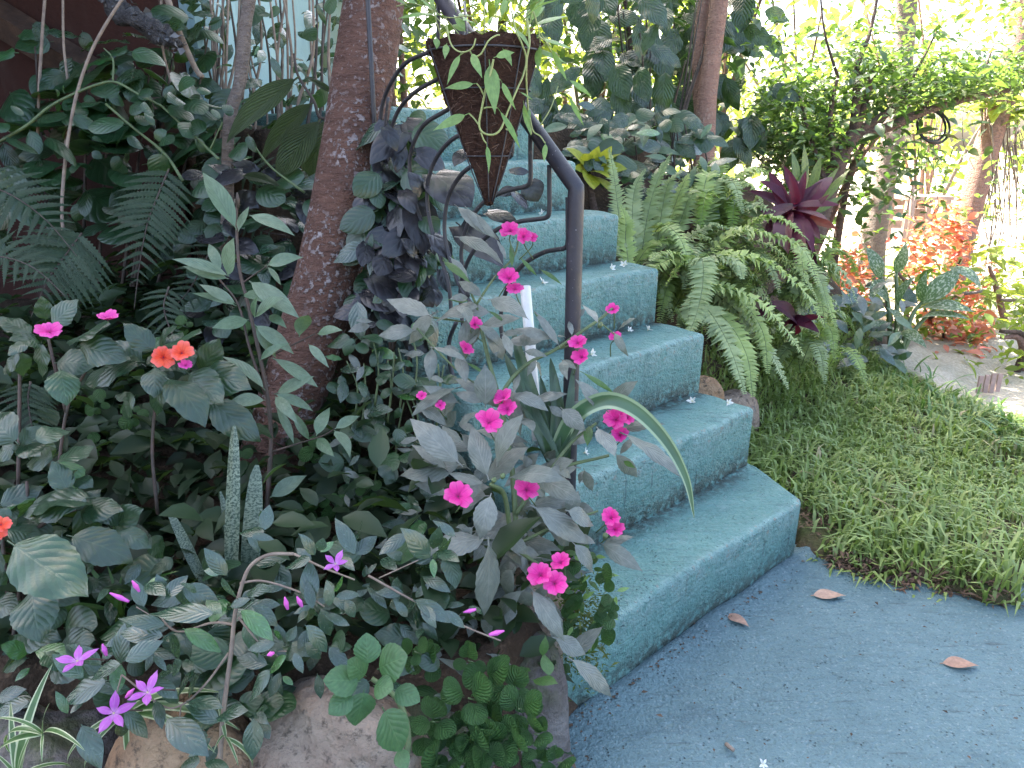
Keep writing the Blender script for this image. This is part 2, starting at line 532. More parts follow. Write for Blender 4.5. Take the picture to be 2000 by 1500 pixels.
# ------------------------------------------------------------------ house on the left, which keeps the garden in shade
def wall_mat(name, c1, c2):
    N = NT(name); p = N.pos()
    col = N.mix(N.ramp(N.noise(p, 1.5, 6, .65), .3, .7), c1, c2)
    col = N.mix(N.ramp(N.noise(N.scale(p, (3, 3, .5)), 2, 4), .55, .75, 0, .4), col, (.10, .09, .08))
    return N.done(N.bsdf(col, .85, .2, N.bump(N.noise(p, 50, 5), .5, .01)))
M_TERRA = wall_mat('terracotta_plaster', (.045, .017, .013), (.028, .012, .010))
M_MINT = wall_mat('mint_plaster', (.30, .44, .48), (.24, .37, .41))
M_WOODD = simple_mat('dark_wood', (.035, .022, .018), (.07, .042, .03), 20, .7, .3, .5)
M_ROOF = simple_mat('roof_sheet', (.12, .05, .04), (.18, .08, .06), 6, .7)
house = thing('house', 'terracotta and mint plastered house behind the dark shrubs', 'house', (-4, 5, 0))
def qbox(name, x0, x1, y0, y1, z0, z1, mat, parent):
    return Geo().box(((x0 + x1) / 2, (y0 + y1) / 2, (z0 + z1) / 2), ((x1 - x0) / 2, (y1 - y0) / 2, (z1 - z0) / 2)).build(name, mat, parent, False)
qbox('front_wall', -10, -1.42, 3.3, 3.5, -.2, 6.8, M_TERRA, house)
qbox('side_wall', -1.6, -1.36, 3.503, 8.7, -.2, 6.8, M_MINT, house)
qbox('rear_wall', -10, -1.603, 8.5, 8.7, -.2, 6.8, M_MINT, house)
qbox('roof', -10.3, -1.1, 2.9, 9.0, 6.805, 7.0, M_ROOF, house)
qbox('shade_overhang', -10, -1.3, 1.95, 3.297, 2.4, 2.57, M_WOODD, house)  # unseen overhang, added and carried forward to deepen the shade on the left
g_ = Geo()
a_, b_ = P(-60, 0, 2.95), P(430, 300, 3.0)
g_.tube([a_, b_], .07, .07, 4, 2); g_.build('brace', M_WOODD, house, False)

# ------------------------------------------------------------------ boulders edging the bed
def stone_mat(name, c1, c2, lich=(.42, .40, .36), moss=0.0):
    N = NT(name); p = N.obj()
    a = N.noise(p, 9, 6, .65); v = N.voro(p, 30); b = N.noise(p, 45, 5, .7)
    col = N.mix(N.ramp(a, .3, .7), c1, c2)
    col = N.mix(N.ramp(b, .52, .66, 0, .7), col, (.05, .04, .035))
    col = N.mix(N.ramp(N.noise(p, 5, 3), .55, .68, 0, .6), col, lich)
    if moss:
        g2 = N.n('ShaderNodeNewGeometry'); sx = N.n('ShaderNodeSeparateXYZ'); N.l(g2.outputs['Normal'], sx.inputs[0])
        col = N.mix(N.math('MULTIPLY', N.ramp(sx.outputs[2], .1, .8), N.ramp(N.noise(p, 14, 4), .4, .6, 0, moss)), col, (.05, .075, .015))
    return N.done(N.bsdf(col, .85, .25, N.bump(N.math('ADD', N.math('MULTIPLY', b, .7), N.math('ADD', a, N.math('MULTIPLY', v, .5))), .9, .03)))
M_ST1 = stone_mat('pale_limestone', (.36, .28, .22), (.24, .17, .13))
M_ST2 = stone_mat('grey_limestone', (.17, .145, .14), (.10, .085, .08), (.25, .23, .22), .6)
M_ST3 = stone_mat('ochre_limestone', (.40, .27, .17), (.25, .15, .09), (.5, .42, .3))
def boulder(label, c, r, mat, seed, name='boulder'):
    rs = np.random.default_rng(seed)
    n, m = 22, 16
    V = []
    ph = rs.uniform(0, 6.28, (6, 3)); fr = rs.uniform(1.2, 5, (6, 3))
    for j in range(m + 1):
        t = math.pi * j / m
        for i in range(n):
            a = 2 * math.pi * i / n
            d = np.array([math.sin(t) * math.cos(a), math.sin(t) * math.sin(a), math.cos(t)])
            d2 = np.sign(d) * np.abs(d) ** .8
            k = 1 + sum(.07 / (1 + .25 * q) * math.sin(fr[q] @ d + ph[q, 0]) for q in range(6)) + (rs.normal() * .012)
            V.append((d2[0] * r[0] * k, d2[1] * r[1] * k, d2[2] * r[2] * k))
    F = []
    for j in range(m):
        for i in range(n):
            a, b = j * n + i, j * n + (i + 1) % n
            F.append((a, a + n, b + n, b))
    o = place(name, mesh_of(name, V, F, mat), None, Matrix.Translation(c) @ Matrix.Rotation(rs.uniform(-.4, .4), 4, 'Z'))
    return tag(o, label, 'boulder', 'stones edging the planted bed')
boulder('grey weathered boulder at the foot of the bed touching the path', Vector((.035, 1.30, .09)), (.085, .10, .17), M_ST2, 3)
boulder('pale pitted boulder at the bottom, below the broad-leaved seedling', Vector((-.33, 1.12, .12)), (.17, .12, .17), M_ST1, 4)
boulder('small ochre boulder at the bottom left under the violet-flowered shrub', Vector((-.60, 1.08, .10)), (.13, .11, .19), M_ST3, 5)
boulder('brown boulder half hidden behind the creeping round-leaved plant', Vector((-.13, 1.22, .10)), (.12, .11, .16), M_ST2, 6)
boulder('tan knobbly stone standing upright beside the bottom step', Vector((.045, 1.43, .20)), (.075, .08, .18), M_ST1, 8)
boulder('dark stone at the far lower left behind the striped grass leaves', Vector((-.86, 1.10, .08)), (.15, .12, .17), M_ST2, 9)
boulder('pinkish stone wedged beside the third step under the fern', SG(.10, .30, .30), (.10, .07, .12), M_ST3, 10)
boulder('brown stone at the edge of the lawn under the drooping ferns', SG(.55, .42, .12), (.12, .09, .12), M_ST1, 11)

# ------------------------------------------------------------------ leaves
def leaf_mesh(name, mat, w=.4, peak=.42, base=.9, droop=.5, fold=.25, serr=0.0, nser=8, wave=0.0, petiole=.1, twist=0.0, rows=9, heart=0.0, curl=.3, ph=0.0):
    nv = nser * 2 if serr else rows
    a = base; b = a * (1 - peak) / peak
    pk = (peak ** a) * ((1 - peak) ** b)
    V, UV, F = [], [], []
    cols = [-1, -.5, 0, .5, 1]
    # centre line, an arc with its chord on y
    T = np.linspace(0, 1, nv + 1)
    ang = droop * (.5 - T)
    cy = np.concatenate([[0], np.cumsum(np.cos((ang[:-1] + ang[1:]) / 2))]) / nv
    cz = np.concatenate([[0], np.cumsum(np.sin((ang[:-1] + ang[1:]) / 2))]) / nv
    cy = cy / cy[-1]
    cz = cz - cz[-1] * T
    blade = lambda t: petiole + (1 - petiole) * t
    for i, t in enumerate(T):
        tt = blade(t)
        y = np.interp(tt, T, cy); z = np.interp(tt, T, cz)
        tq = min(max(t, .012 if heart == 0 else .06), .995)
        hw = .5 * w * (tq ** a) * ((1 - tq) ** b) / pk
        if serr: hw *= 1 + (serr if i % 2 else -serr) * (1 if 0 < i < nv else 0)
        an = twist * (t - .5)
        for u in cols:
            yy = y - (heart * abs(u) ** 1.5 * max(0, 1 - t * 3) if heart else 0)
            x = u * hw
            zz = fold * abs(u) * hw * 1.0 - curl * u * u * hw + wave * w * abs(u) * math.sin(t * 17 + ph + (1.3 if u > 0 else 0))
            V.append((x * math.cos(an) - zz * math.sin(an), yy, z + x * math.sin(an) + zz * math.cos(an)))
            UV.append((u * .5 + .5, t))
    for i in range(nv):
        for j in range(4):
            q = i * 5 + j
            F.append((q, q + 1, q + 6, q + 5))
    if petiole > 0:
        b0 = len(V)
        r = .013
        for t in (0, petiole * .5, petiole * 1.15):
            y = np.interp(t, T, cy); z = np.interp(t, T, cz)
            for a2 in (0, 2.09, 4.19):
                V.append((r * math.cos(a2), y, z - .004 + r * math.sin(a2))); UV.append((.5, 0))
        for i in range(2):
            for j in range(3):
                F.append((b0 + i * 3 + j, b0 + i * 3 + (j + 1) % 3, b0 + (i + 1) * 3 + (j + 1) % 3, b0 + (i + 1) * 3 + j))
    return mesh_of(name, V, F, mat, UV)
def leaf_set(name, mat, n=4, **kw):
    out = []
    n = n + 3
    for i in range(n):
        k = dict(kw)
        k['droop'] = kw.get('droop', .5) * random.uniform(.35, 2.0)
        k['twist'] = random.uniform(-.9, .9)
        k['fold'] = kw.get('fold', .25) * random.uniform(.6, 1.5)
        k['ph'] = random.uniform(0, 6)
        out.append(leaf_mesh(name, mat, **k))
    return out
UPV = Vector((0, 0, 1))
def frame(B, T, N):
    y = (T - B); L = y.length; y = y / L
    x = y.cross(N)
    if x.length < 1e-4: x = y.cross(Vector((1, 0, .1)))
    x.normalize(); z = x.cross(y)
    return x, y, z, L
def leaf(parent, meshes, B, T, N=None, ws=1.0, name='leaf'):
    B = Vector(B); T = Vector(T)
    if N is None:
        N = (CAMV - B).normalized() * .7 + UPV * .62 + Vector((random.uniform(-.65, .65), random.uniform(-.4, .4), random.uniform(-.25, .3)))
    x, y, z, L = frame(B, T, N)
    M = Matrix(((x.x * L * ws, y.x * L, z.x * L, B.x), (x.y * L * ws, y.y * L, z.y * L, B.y), (x.z * L * ws, y.z * L, z.z * L, B.z), (0, 0, 0, 1)))
    return place(name, random.choice(meshes), parent, M)
def leaves_px(parent, meshes, org, items, d, jit=.04, tipd=(-.06, .05), N=None, wsc=1.05, extra=0.0):
    """items: base x, base y, tip x, tip y, [relative width], [depth offset] as read off the photograph"""
    for it in items:
        bx, by, tx, ty = it[:4]
        ws = (it[4] if len(it) > 4 else 1.0) * wsc
        dd = d + (it[5] if len(it) > 5 else random.uniform(-jit, jit))
        B = P(*zpt(org, bx, by), dd); T = P(*zpt(org, tx, ty), dd + random.uniform(*tipd))
        leaf(parent, meshes, B, T, N, ws * random.uniform(.92, 1.08))
        if random.random() < extra:        # a companion leaf a little behind, from the same node
            a = random.uniform(.6, 1.6) * random.choice((-1, 1)); k = random.uniform(.6, .95)
            vx, vy = tx - bx, ty - by
            ex, ey = (vx * math.cos(a) - vy * math.sin(a)) * k, (vx * math.sin(a) + vy * math.cos(a)) * k
            d2 = dd + random.uniform(.03, .10)
            B = P(*zpt(org, bx + random.uniform(-30, 30), by + random.uniform(-30, 30)), d2); T = P(*zpt(org, bx + ex, by + ey), d2 + random.uniform(*tipd))
            leaf(parent, meshes, B, T, N, ws * random.uniform(.9, 1.15))
def stem(parent, mat, pts, r0=.004, r1=.0025, sides=6, name='stem', n=5):
    return Geo().tube(pts, r0, r1, sides, n).build(name, mat, parent)
def stem_px(parent, mat, org, pts, d, r0=.004, r1=.0025, name='stem', d1=None, sides=6):
    d1 = d if d1 is None else d1
    m = len(pts)
    return stem(parent, mat, [P(*zpt(org, x, y), d + (d1 - d) * i / max(1, m - 1)) for i, (x, y) in enumerate(pts)], r0, r1, sides, name)
def rosette(parent, meshes, C, n, L, elev=(-.2, .6), axis=UPV, ws=1.0, az0=None, spread=.01):
    a0 = random.uniform(0, 6.28) if az0 is None else az0
    X = axis.cross(Vector((.3, .9, .2))).normalized(); Y = axis.cross(X)
    for i in range(n):
        a = a0 + i * 2.399 + random.uniform(-.3, .3)
        e = random.uniform(*elev)
        d = (X * math.cos(a) + Y * math.sin(a)) * math.cos(e) + axis * math.sin(e)
        l = random.uniform(*L)
        B = C + d * spread - axis * random.uniform(0, spread * 2)
        leaf(parent, meshes, B, B + d * l, axis + Vector((random.uniform(-.3, .3), random.uniform(-.3, .3), 0)), ws * random.uniform(.85, 1.15))

# leaf cloud: very many small leaves as one crown
def cloud(name, mat, pts, size, parent=None, up=.6, w=.42, jit=.35, hang=.3):
    pts = np.asarray(pts, float)
    n = len(pts)
    tmpl = np.array([(0, 0, 0), (.5 * w, .42, .10), (0, 1, -.10), (-.5 * w, .42, .10), (0, .45, 0.0)])
    tf = np.array([(0, 1, 4), (1, 2, 4), (2, 3, 4), (3, 0, 4)])
    tuv = np.array([(.5, 0), (1, .45), (.5, 1), (0, .45), (.5, .45)])
    nrm = RNG.normal(size=(n, 3)); nrm /= np.linalg.norm(nrm, axis=1)[:, None]
    nrm[:, 2] = np.abs(nrm[:, 2]); nrm = nrm * (1 - up) + np.array([0, 0, up]); nrm /= np.linalg.norm(nrm, axis=1)[:, None]
    d = RNG.normal(size=(n, 3)); d[:, 2] -= hang
    d -= nrm * (d * nrm).sum(1)[:, None]; d /= np.linalg.norm(d, axis=1)[:, None] + 1e-9
    x = np.cross(d, nrm)
    s = size * np.exp(RNG.normal(size=n) * jit)
    V = pts[:, None, :] + s[:, None, None] * (tmpl[None, :, 0, None] * x[:, None, :] + tmpl[None, :, 1, None] * d[:, None, :] + tmpl[None, :, 2, None] * nrm[:, None, :])
    F = (np.arange(n)[:, None, None] * 5 + tf[None]).reshape(-1, 3)
    rnd = np.repeat(RNG.random(n), 5)
    return place(name, mesh_of(name, V.reshape(-1, 3), F, mat, np.tile(tuv, (n, 1)), False, {'rnd': rnd}), parent)
def cloud2(name, mat, pts, size, parent=None, up=.6, w=.5, jit=.3, hang=.2):
    """the same with curved, folded leaves for masses that stand close"""
    pts = np.asarray(pts, float); n = len(pts)
    prof = [(0, .06), (.18, .72), (.42, 1.0), (.7, .72), (1.0, .03)]
    tm, tuv, tf = [], [], []
    for t, h in prof:
        for u in (-1, 0, 1):
            tm.append((u * h * w * .5, t, .10 * abs(u) * h - .22 * (t - .5) ** 2 * 1.2)); tuv.append((u * .5 + .5, t))
    for i in range(4):
        for j in range(2):
            q = i * 3 + j; tf.append((q, q + 1, q + 4, q + 3))
    tm, tuv, tf = np.array(tm), np.array(tuv), np.array(tf); m = len(tm)
    nrm = RNG.normal(size=(n, 3)); nrm /= np.linalg.norm(nrm, axis=1)[:, None]
    nrm[:, 2] = np.abs(nrm[:, 2]); nrm = nrm * (1 - up) + np.array([0, 0, up]); nrm /= np.linalg.norm(nrm, axis=1)[:, None]
    d = RNG.normal(size=(n, 3)); d[:, 2] -= hang
    d -= nrm * (d * nrm).sum(1)[:, None]; d /= np.linalg.norm(d, axis=1)[:, None] + 1e-9
    x = np.cross(d, nrm)
    s = size * np.exp(RNG.normal(size=n) * jit)
    V = pts[:, None, :] + s[:, None, None] * (tm[None, :, 0, None] * x[:, None, :] + tm[None, :, 1, None] * d[:, None, :] + tm[None, :, 2, None] * nrm[:, None, :])
    F = (np.arange(n)[:, None, None] * m + tf[None]).reshape(-1, 4)
    return place(name, mesh_of(name, V.reshape(-1, 3), F, mat, np.tile(tuv, (n, 1)), True, {'rnd': np.repeat(RNG.random(n), m)}), parent)
def clumps(c, r, nc, per, sig, flat=1.0):
    """points gathered in clumps inside an ellipsoid"""
    c = np.asarray(c, float); r = np.asarray(r, float)
    q = RNG.normal(size=(nc, 3)); q /= np.linalg.norm(q, axis=1)[:, None]
    q *= (RNG.random(nc) ** .4)[:, None]
    ctr = c + q * r
    out = ctr[:, None, :] + RNG.normal(size=(nc, per, 3)) * np.array([sig, sig, sig * flat])
    return out.reshape(-1, 3)

# ------------------------------------------------------------------ plant materials
M_STEMG = simple_mat('green_stem', (.10, .14, .055), (.07, .10, .045), 30, .5)
M_STEMR = simple_mat('reddish_stem', (.09, .055, .045), (.05, .04, .03), 30, .55)
M_TWIG = simple_mat('pale_twig', (.26, .20, .155), (.17, .125, .10), 40, .75)
M_TWIGD = simple_mat('dark_twig', (.075, .055, .045), (.04, .03, .025), 40, .75)
L_IMP = leaf_set('leaf', leaf_mat('impatiens_leaf', (.112, .130, .108), (.178, .190, .165), (.26, .265, .24), 8, .45, .38, .6, .14, (.16, .24, .08)), 5, w=.355, serr=.035, nser=8, droop=.7, fold=.22, wave=.03)
L_IMPG = leaf_set('leaf', leaf_mat('impatiens_leaf_green', (.05, .11, .03), (.08, .16, .05), (.16, .22, .1), 8, .45, .45, .4, .25), 3, w=.3, serr=.03, droop=.5)
L_BROAD = leaf_set('leaf', leaf_mat('broad_leaf', (.016, .042, .022), (.032, .070, .036), (.06, .10, .055), 7, .4, .36, .6, .16, coat=.15, c3=(.035, .12, .035)), 5, w=.60, serr=.025, nser=9, droop=.6, fold=.2, wave=.04, base=.7, peak=.4)
L_LANCE = leaf_set('leaf', leaf_mat('pale_lance_leaf', (.10, .165, .095), (.155, .215, .145), (.18, .24, .16), 8, .4, .42, .5, .2), 5, w=.32, droop=.5, fold=.45, rows=10, base=.85, petiole=.06)
L_GLOS = leaf_set('leaf', leaf_mat('glossy_leaf', (.020, .050, .030), (.045, .085, .055), (.07, .12, .07), 6, .4, .25, .75, .14, coat=.35, c3=(.06, .16, .04)), 5, w=.42, droop=.45, fold=.35, rows=10, base=.75, wave=.02, petiole=.05)
L_HEART = leaf_set('leaf', leaf_mat('rounded_leaf', (.014, .045, .018), (.03, .078, .032), (.06, .11, .055), 5, .5, .34, .6, .18, coat=.2), 4, w=.72, droop=.4, fold=.2, base=.5, peak=.42, petiole=.12)
L_PHIL = leaf_set('leaf', leaf_mat('metallic_leaf', (.016, .015, .019), (.034, .031, .036), (.05, .052, .046), 3, .5, .24, .42, .04, bump=.10, veinamt=.25), 4, w=.62, droop=.55, fold=.3, base=.55, peak=.38, wave=.015, heart=.08, petiole=.1)
L_RIB = leaf_set('leaf', leaf_mat('ribbed_leaf', (.045, .07, .026), (.06, .085, .036), (.14, .155, .08), 10, .55, .5, .4, .15, bump=.9), 3, w=.40, droop=.5, fold=.35, base=.8, peak=.5, rows=12, petiole=.06)
L_VINE = leaf_set('leaf', leaf_mat('vine_leaf', (.16, .29, .07), (.23, .36, .12), (.28, .4, .16), 5, .5, .42, .45, .3, (.4, .6, .1)), 4, w=.26, droop=.5, fold=.35, base=.7, peak=.35, petiole=.14)
L_ROUND = leaf_set('leaf', leaf_mat('quilted_leaf', (.065, .18, .045), (.10, .23, .075), (.03, .085, .025), 6, .6, .42, .45, .2, bump=1.0), 4, w=.88, serr=.03, nser=7, droop=.35, fold=.15, base=.45, peak=.48, petiole=.12)
L_CORD = leaf_set('leaf', leaf_mat('purple_leaf', (.042, .009, .026), (.09, .015, .04), (.16, .03, .05), 12, .8, .5, .3, .22, (.4, .03, .06), c3=(.19, .06, .03)), 4, w=.24, droop=.9, fold=.45, base=.7, peak=.45, rows=12, petiole=.03)
L_CROT = leaf_set('leaf', leaf_mat('variegated_leaf', (.20, .22, .05), (.11, .16, .05), (.36, .33, .06), 10, .5, .4, .5, .2, blotch=(.07, .10, .03)), 3, w=.24, droop=.6, fold=.35, rows=10, petiole=.04)
L_YEL = leaf_set('leaf', leaf_mat('lime_leaf', (.30, .34, .03), (.40, .42, .05), (.22, .28, .04), 7, .4, .42, .45, .35, (.6, .65, .05)), 3, w=.5, droop=.7, fold=.3, base=.7)
L_DIEF = leaf_set('leaf', leaf_mat('cream_blotched_leaf', (.06, .11, .05), (.07, .13, .06), (.12, .18, .08), 9, .5, .36, .5, .25, blotch=(.45, .48, .36)), 3, w=.42, droop=1.2, fold=.35, rows=11, petiole=.02)
L_DARK = leaf_set('leaf', leaf_mat('coffee_leaf', (.016, .042, .018), (.03, .062, .028), (.09, .12, .085), 8, .45, .28, .65, .18, (.18, .36, .04), bump=.3), 5, w=.5, droop=.5, fold=.3, wave=.05, base=.7, rows=11)
L_SPID = leaf_set('leaf', leaf_mat('striped_strap_leaf', (.07, .14, .045), (.09, .16, .05), None, trans=.2, edge=(.42, .46, .28), rough=.4), 4, w=.075, droop=1.3, fold=.5, base=.35, peak=.3, rows=12, petiole=0)
L_GRN = leaf_set('leaf', leaf_mat('green_strap_leaf', (.07, .15, .03), (.09, .18, .045), None, trans=.25, rough=.4), 3, w=.07, droop=1.2, fold=.5, base=.3, peak=.3, rows=12, petiole=0)
L_SNAKE = leaf_set('leaf', leaf_mat('banded_leaf', (.15, .19, .13), (.18, .22, .15), None, trans=0.02, rough=.42, stripe=(.025, .05, .03)), 3, w=.085, droop=.15, fold=.7, base=.25, peak=.4, rows=12, petiole=0)
L_PINNA = leaf_set('pinna', leaf_mat('fern_pinna', (.024, .052, .03), (.042, .074, .044), (.08, .105, .065), 18, .2, .5, .4, .15, bump=.5), 3, w=.15, serr=.30, nser=13, droop=.5, fold=.25, base=.25, peak=.2, petiole=.0)
M_DRY = leaf_mat('dry_leaf', (.36, .21, .15), (.42, .27, .20), (.22, .12, .08), 7, .4, .6, .3, .05)
L_DRY = leaf_set('fallen_leaf', M_DRY, 3, w=.36, droop=.5, fold=.5, rows=10, petiole=.08)

# ------------------------------------------------------------------ flowers
def petal_mesh(mat, w=.85, notch=.12, pointed=False):
    V, UV, F = [], [], []
    for i, t in enumerate(np.linspace(0, 1, 7)):
        hw = (.5 * w * (math.sin(min(1, t * 1.05) * math.pi * .78) ** .8 + .05)) if not pointed else .5 * w * (math.sin(min(t * 1.0, .985) * math.pi) ** .75 + .06 * (1 - t))
        for u in (-1, -.5, 0, .5, 1):
            y = t - (notch * (1 - abs(u)) ** 1.5 * (t ** 4) if not pointed else 0) + (-.10 * abs(u) ** 2 * t ** 3)
            V.append((u * hw, y, .10 * math.sin(t * 2.6) - .05 * u * u + .03 * math.sin(u * 5 + t * 4))); UV.append((u * .5 + .5, t))
    for i in range(6):
        for j in range(4):
            q = i * 5 + j; F.append((q, q + 1, q + 6, q + 5))
    return mesh_of('petal', V, F, mat, UV)
def petal_mat(name, c1, c2, throat):
    N = NT(name)
    rnd = N.n('ShaderNodeObjectInfo').outputs['Random']
    sx = N.n('ShaderNodeSeparateXYZ'); N.l(N.n('ShaderNodeUVMap').outputs[0], sx.inputs[0])
    col = N.mix(rnd, c1, c2)
    u = N.math('ABSOLUTE', N.math('MULTIPLY_ADD', sx.outputs[0], 2.0, -1.0))
    col = N.mix(N.math('MULTIPLY', N.ramp(u, .0, .12, 1, 0), .35), col, throat)
    col = N.mix(N.ramp(sx.outputs[1], .05, .3, .9, 0), col, throat)
    col = N.mix(N.ramp(sx.outputs[1], .45, 1.0, 0, .25), col, N.mix(.5, col, (.95, .55, .75)))
    fl = N.noise(N.scale(N.n('ShaderNodeUVMap').outputs[0], (14, 2, 1)), 2.0, 3)
    col = N.mix(N.ramp(fl, .45, .7, 0, .3), col, throat)
    b = N.bsdf(col, .5, .35, N.bump(fl, .35, .01))
    t = N.n('ShaderNodeBsdfTranslucent'); N.l(col, t.inputs[0])
    m = N.n('ShaderNodeMixShader'); m.inputs[0].default_value = .3
    N.l(b, m.inputs[1]); N.l(t.outputs[0], m.inputs[2])
    return N.done(m.outputs[0])
PM_MAG = petal_mesh(petal_mat('magenta_petal', (.80, .035, .34), (.70, .025, .27), (.42, .01, .16)))
PM_PINK = petal_mesh(petal_mat('pink_petal', (.78, .06, .42), (.72, .05, .33), (.5, .02, .2)))
PM_ORA = petal_mesh(petal_mat('orange_petal', (.85, .085, .04), (.82, .12, .06), (.6, .03, .02)))
PM_VIO = petal_mesh(petal_mat('violet_petal', (.42, .075, .46), (.52, .13, .52), (.6, .3, .6)), .42, 0, True)
PM_WHT = petal_mesh(petal_mat('white_petal', (.85, .84, .80), (.8, .8, .78), (.8, .75, .5)), .42, 0, True)
def eye_mesh(mat, spur=True):
    g = Geo()
    g.tube([Vector((0, 0, .02)), Vector((0, 0, -.10)), Vector((.05, -.1, -.35))], .06, .02, 6, 3)
    return mesh_of('flower', [tuple(q) for q in g.v], g.f, mat)
EYE_D = eye_mesh(simple_mat('flower_eye', (.20, .01, .09), (.15, .02, .06), 30))
EYE_W = eye_mesh(simple_mat('flower_eye_pale', (.6, .5, .3), (.5, .4, .3), 30))
def flower(parent, c, r, pm, n=5, facing=None, eye=None, flat=.25, asym=True):
    if facing is None:
        facing = (CAMV - c).normalized() * .75 + UPV * .55 + Vector((random.uniform(-.5, .5), random.uniform(-.3, .3), random.uniform(-.2, .35)))
    z = facing.normalized(); x = z.cross(Vector((.2, .3, .9))).normalized(); y = z.cross(x)
    Mf = Matrix(((x.x * r, y.x * r, z.x * r, c.x), (x.y * r, y.y * r, z.y * r, c.y), (x.z * r, y.z * r, z.z * r, c.z), (0, 0, 0, 1)))
    f = place('flower', eye or EYE_D, parent, Mf)
    a0 = random.uniform(0, 6.28)
    for i in range(n):
        a = a0 + 2 * math.pi * i / n + random.uniform(-.12, .12)
        k = random.uniform(.85, 1.1)
        e = flat + random.uniform(-.15, .35)
        Mp = Mf @ Matrix.Rotation(a, 4, 'Z') @ Matrix.Translation((0, .03, 0)) @ Matrix.Rotation(e, 4, 'X') @ Matrix.Diagonal((k, k, k, 1))
        place('petal', pm, f, Mp)
    return f
def bud(parent, B, T, mat, r=.004):
    return Geo().tube([B, B.lerp(T, .5), T], [r * .5, r, r * .25], None, 6, 4).build('bud', mat, parent)
M_BUDP = simple_mat('pink_bud', (.62, .10, .42), (.5, .10, .45), 30, .5)

# ------------------------------------------------------------------ the big tree in the bed
def bark_mat(name, c1, c2, lich, amount, scale=1.0):
    N = NT(name); p = N.pos()
    q = N.scale(p, (6 * scale, 6 * scale, 22 * scale))
    a = N.noise(q, 2.0, 5, .65); b = N.noise(p, 90 * scale, 4, .6); c = N.noise(N.scale(p, (20, 20, 60)), 2.2 * scale, 4, .6)
    col = N.mix(N.ramp(a, .32, .68), c1, c2)
    col = N.mix(N.ramp(c, .55, .68, 0, .55), col, (c1[0] * .35, c1[1] * .35, c1[2] * .35))
    li = N.noise(p, 60 * scale, 4, .6); lj = N.noise(p, 7 * scale, 3)
    lm_ = N.math('MULTIPLY', N.ramp(li, .53, .60), N.ramp(lj, .40, .60))
    col = N.mix(N.math('MULTIPLY', lm_, amount), col, lich)
    col = N.mix(N.math('MULTIPLY', N.ramp(N.noise(p, 120, 3), .62, .7), .5 * amount), col, lich)
    h = N.math('ADD', N.math('MULTIPLY', c, 1.0), N.math('ADD', N.math('MULTIPLY', b, .5), N.math('MULTIPLY', lm_, .4)))
    return N.done(N.bsdf(col, .8, .25, N.bump(N.math('ADD', h, N.math('MULTIPLY', N.noise(p, 38, 5, .7), 1.2)), 1.0, .016)))
M_BARK = bark_mat('reddish_bark', (.165, .086, .064), (.105, .054, .042), (.38, .33, .33), .9)
M_BARK2 = bark_mat('smooth_tan_bark', (.34, .20, .155), (.25, .14, .11), (.45, .36, .32), .35)
M_BARK3 = bark_mat('brown_bark', (.15, .095, .075), (.09, .06, .05), (.3, .25, .22), .3)
M_BARKG = bark_mat('grey_bark', (.24, .19, .16), (.16, .125, .11), (.34, .31, .28), .5)
C_TREE = leaf_mat('tree_foliage', (.045, .095, .03), (.075, .14, .04), trans=.35, cloud=True, tcol=(.3, .5, .05))
tree = thing('tree', 'thick leaning reddish-brown trunk blotched with pale lichen', 'tree', P(520, 985, 2.1))
tp = [P(497, 1010, 2.06), P(533, 905, 2.08), P(592, 705, 2.1), P(648, 505, 2.1), P(694, 255, 2.1), P(731, 0, 2.1), P(765, -260, 2.12), P(800, -600, 2.2), P(850, -1000, 2.3)]
Geo().tube(tp, [.105, .096, .092, .090, .088, .087, .084, .078, .072, .065], None, 32, 8, True, .012).build('trunk', M_BARK, tree)
_t = tp[-1]
_lims = [_t + Vector(q) for q in ((-1.3, -.2, .9), (1.2, .3, 1.0), (.1, 1.2, 1.3), (-.3, -1.0, 1.1))]
for q in _lims:
    Geo().tube([_t - Vector((0, 0, .2)), _t.lerp(q, .5) + Vector((0, 0, .1)), q], .05, .02, 8, 4).build('limb', M_BARK, tree)
_pts = np.concatenate([clumps(q + Vector((0, 0, .3)), (1.1, 1.1, .45), 60, 16, .16) for q in _lims])
cloud('crown', C_TREE, _pts, .11, tree)

# ------------------------------------------------------------------ magenta impatiens
imp = thing('impatiens_plant', 'tall grey-green impatiens with magenta flowers in front of the railing', 'flowering plant', P(1010, 1260, 1.5))
for pts, d, d1, r in (
    ([(1000, 1700), (960, 1400), (880, 1330)], 1.5, 1.42, .006), ([(1030, 1700), (1000, 1250), (940, 900), (870, 640), (800, 330)], 1.52, 1.6, .006),
    ([(800, 330), (900, 180), (1010, 60), (1040, -60)], 1.6, 1.62, .003), ([(930, 850), (1000, 740), (1100, 650), (1240, 580), (1400, 470), (1490, 410), (1560, 350)], 1.56, 1.62, .0045),
    ([(1240, 580), (1370, 540)], 1.6, 1.6, .003), ([(1480, 420), (1580, 500)], 1.62, 1.62, .002), ([(1020, 1500), (1200, 1270), (1540, 1170)], 1.52, 1.6, .005), ([(1200, 1270), (1330, 1100), (1470, 990)], 1.54, 1.58, .004),
    ([(1060, 1650), (1250, 1560), (1480, 1480)], 1.48, 1.52, .0035), ([(1030, 1700), (1180, 1800), (1260, 1850)], 1.46, 1.4, .004), ([(800, 330), (740, 190), (700, 120)], 1.6, 1.6, .003),
    ([(560, 400), (700, 420), (800, 440)], 1.6, 1.6, .0025), ([(470, 460), (560, 560), (700, 700), (840, 800)], 1.6, 1.56, .0025)):
    stem_px(imp, M_STEMG, Z5, pts, d, r, r * .65, d1=d1)
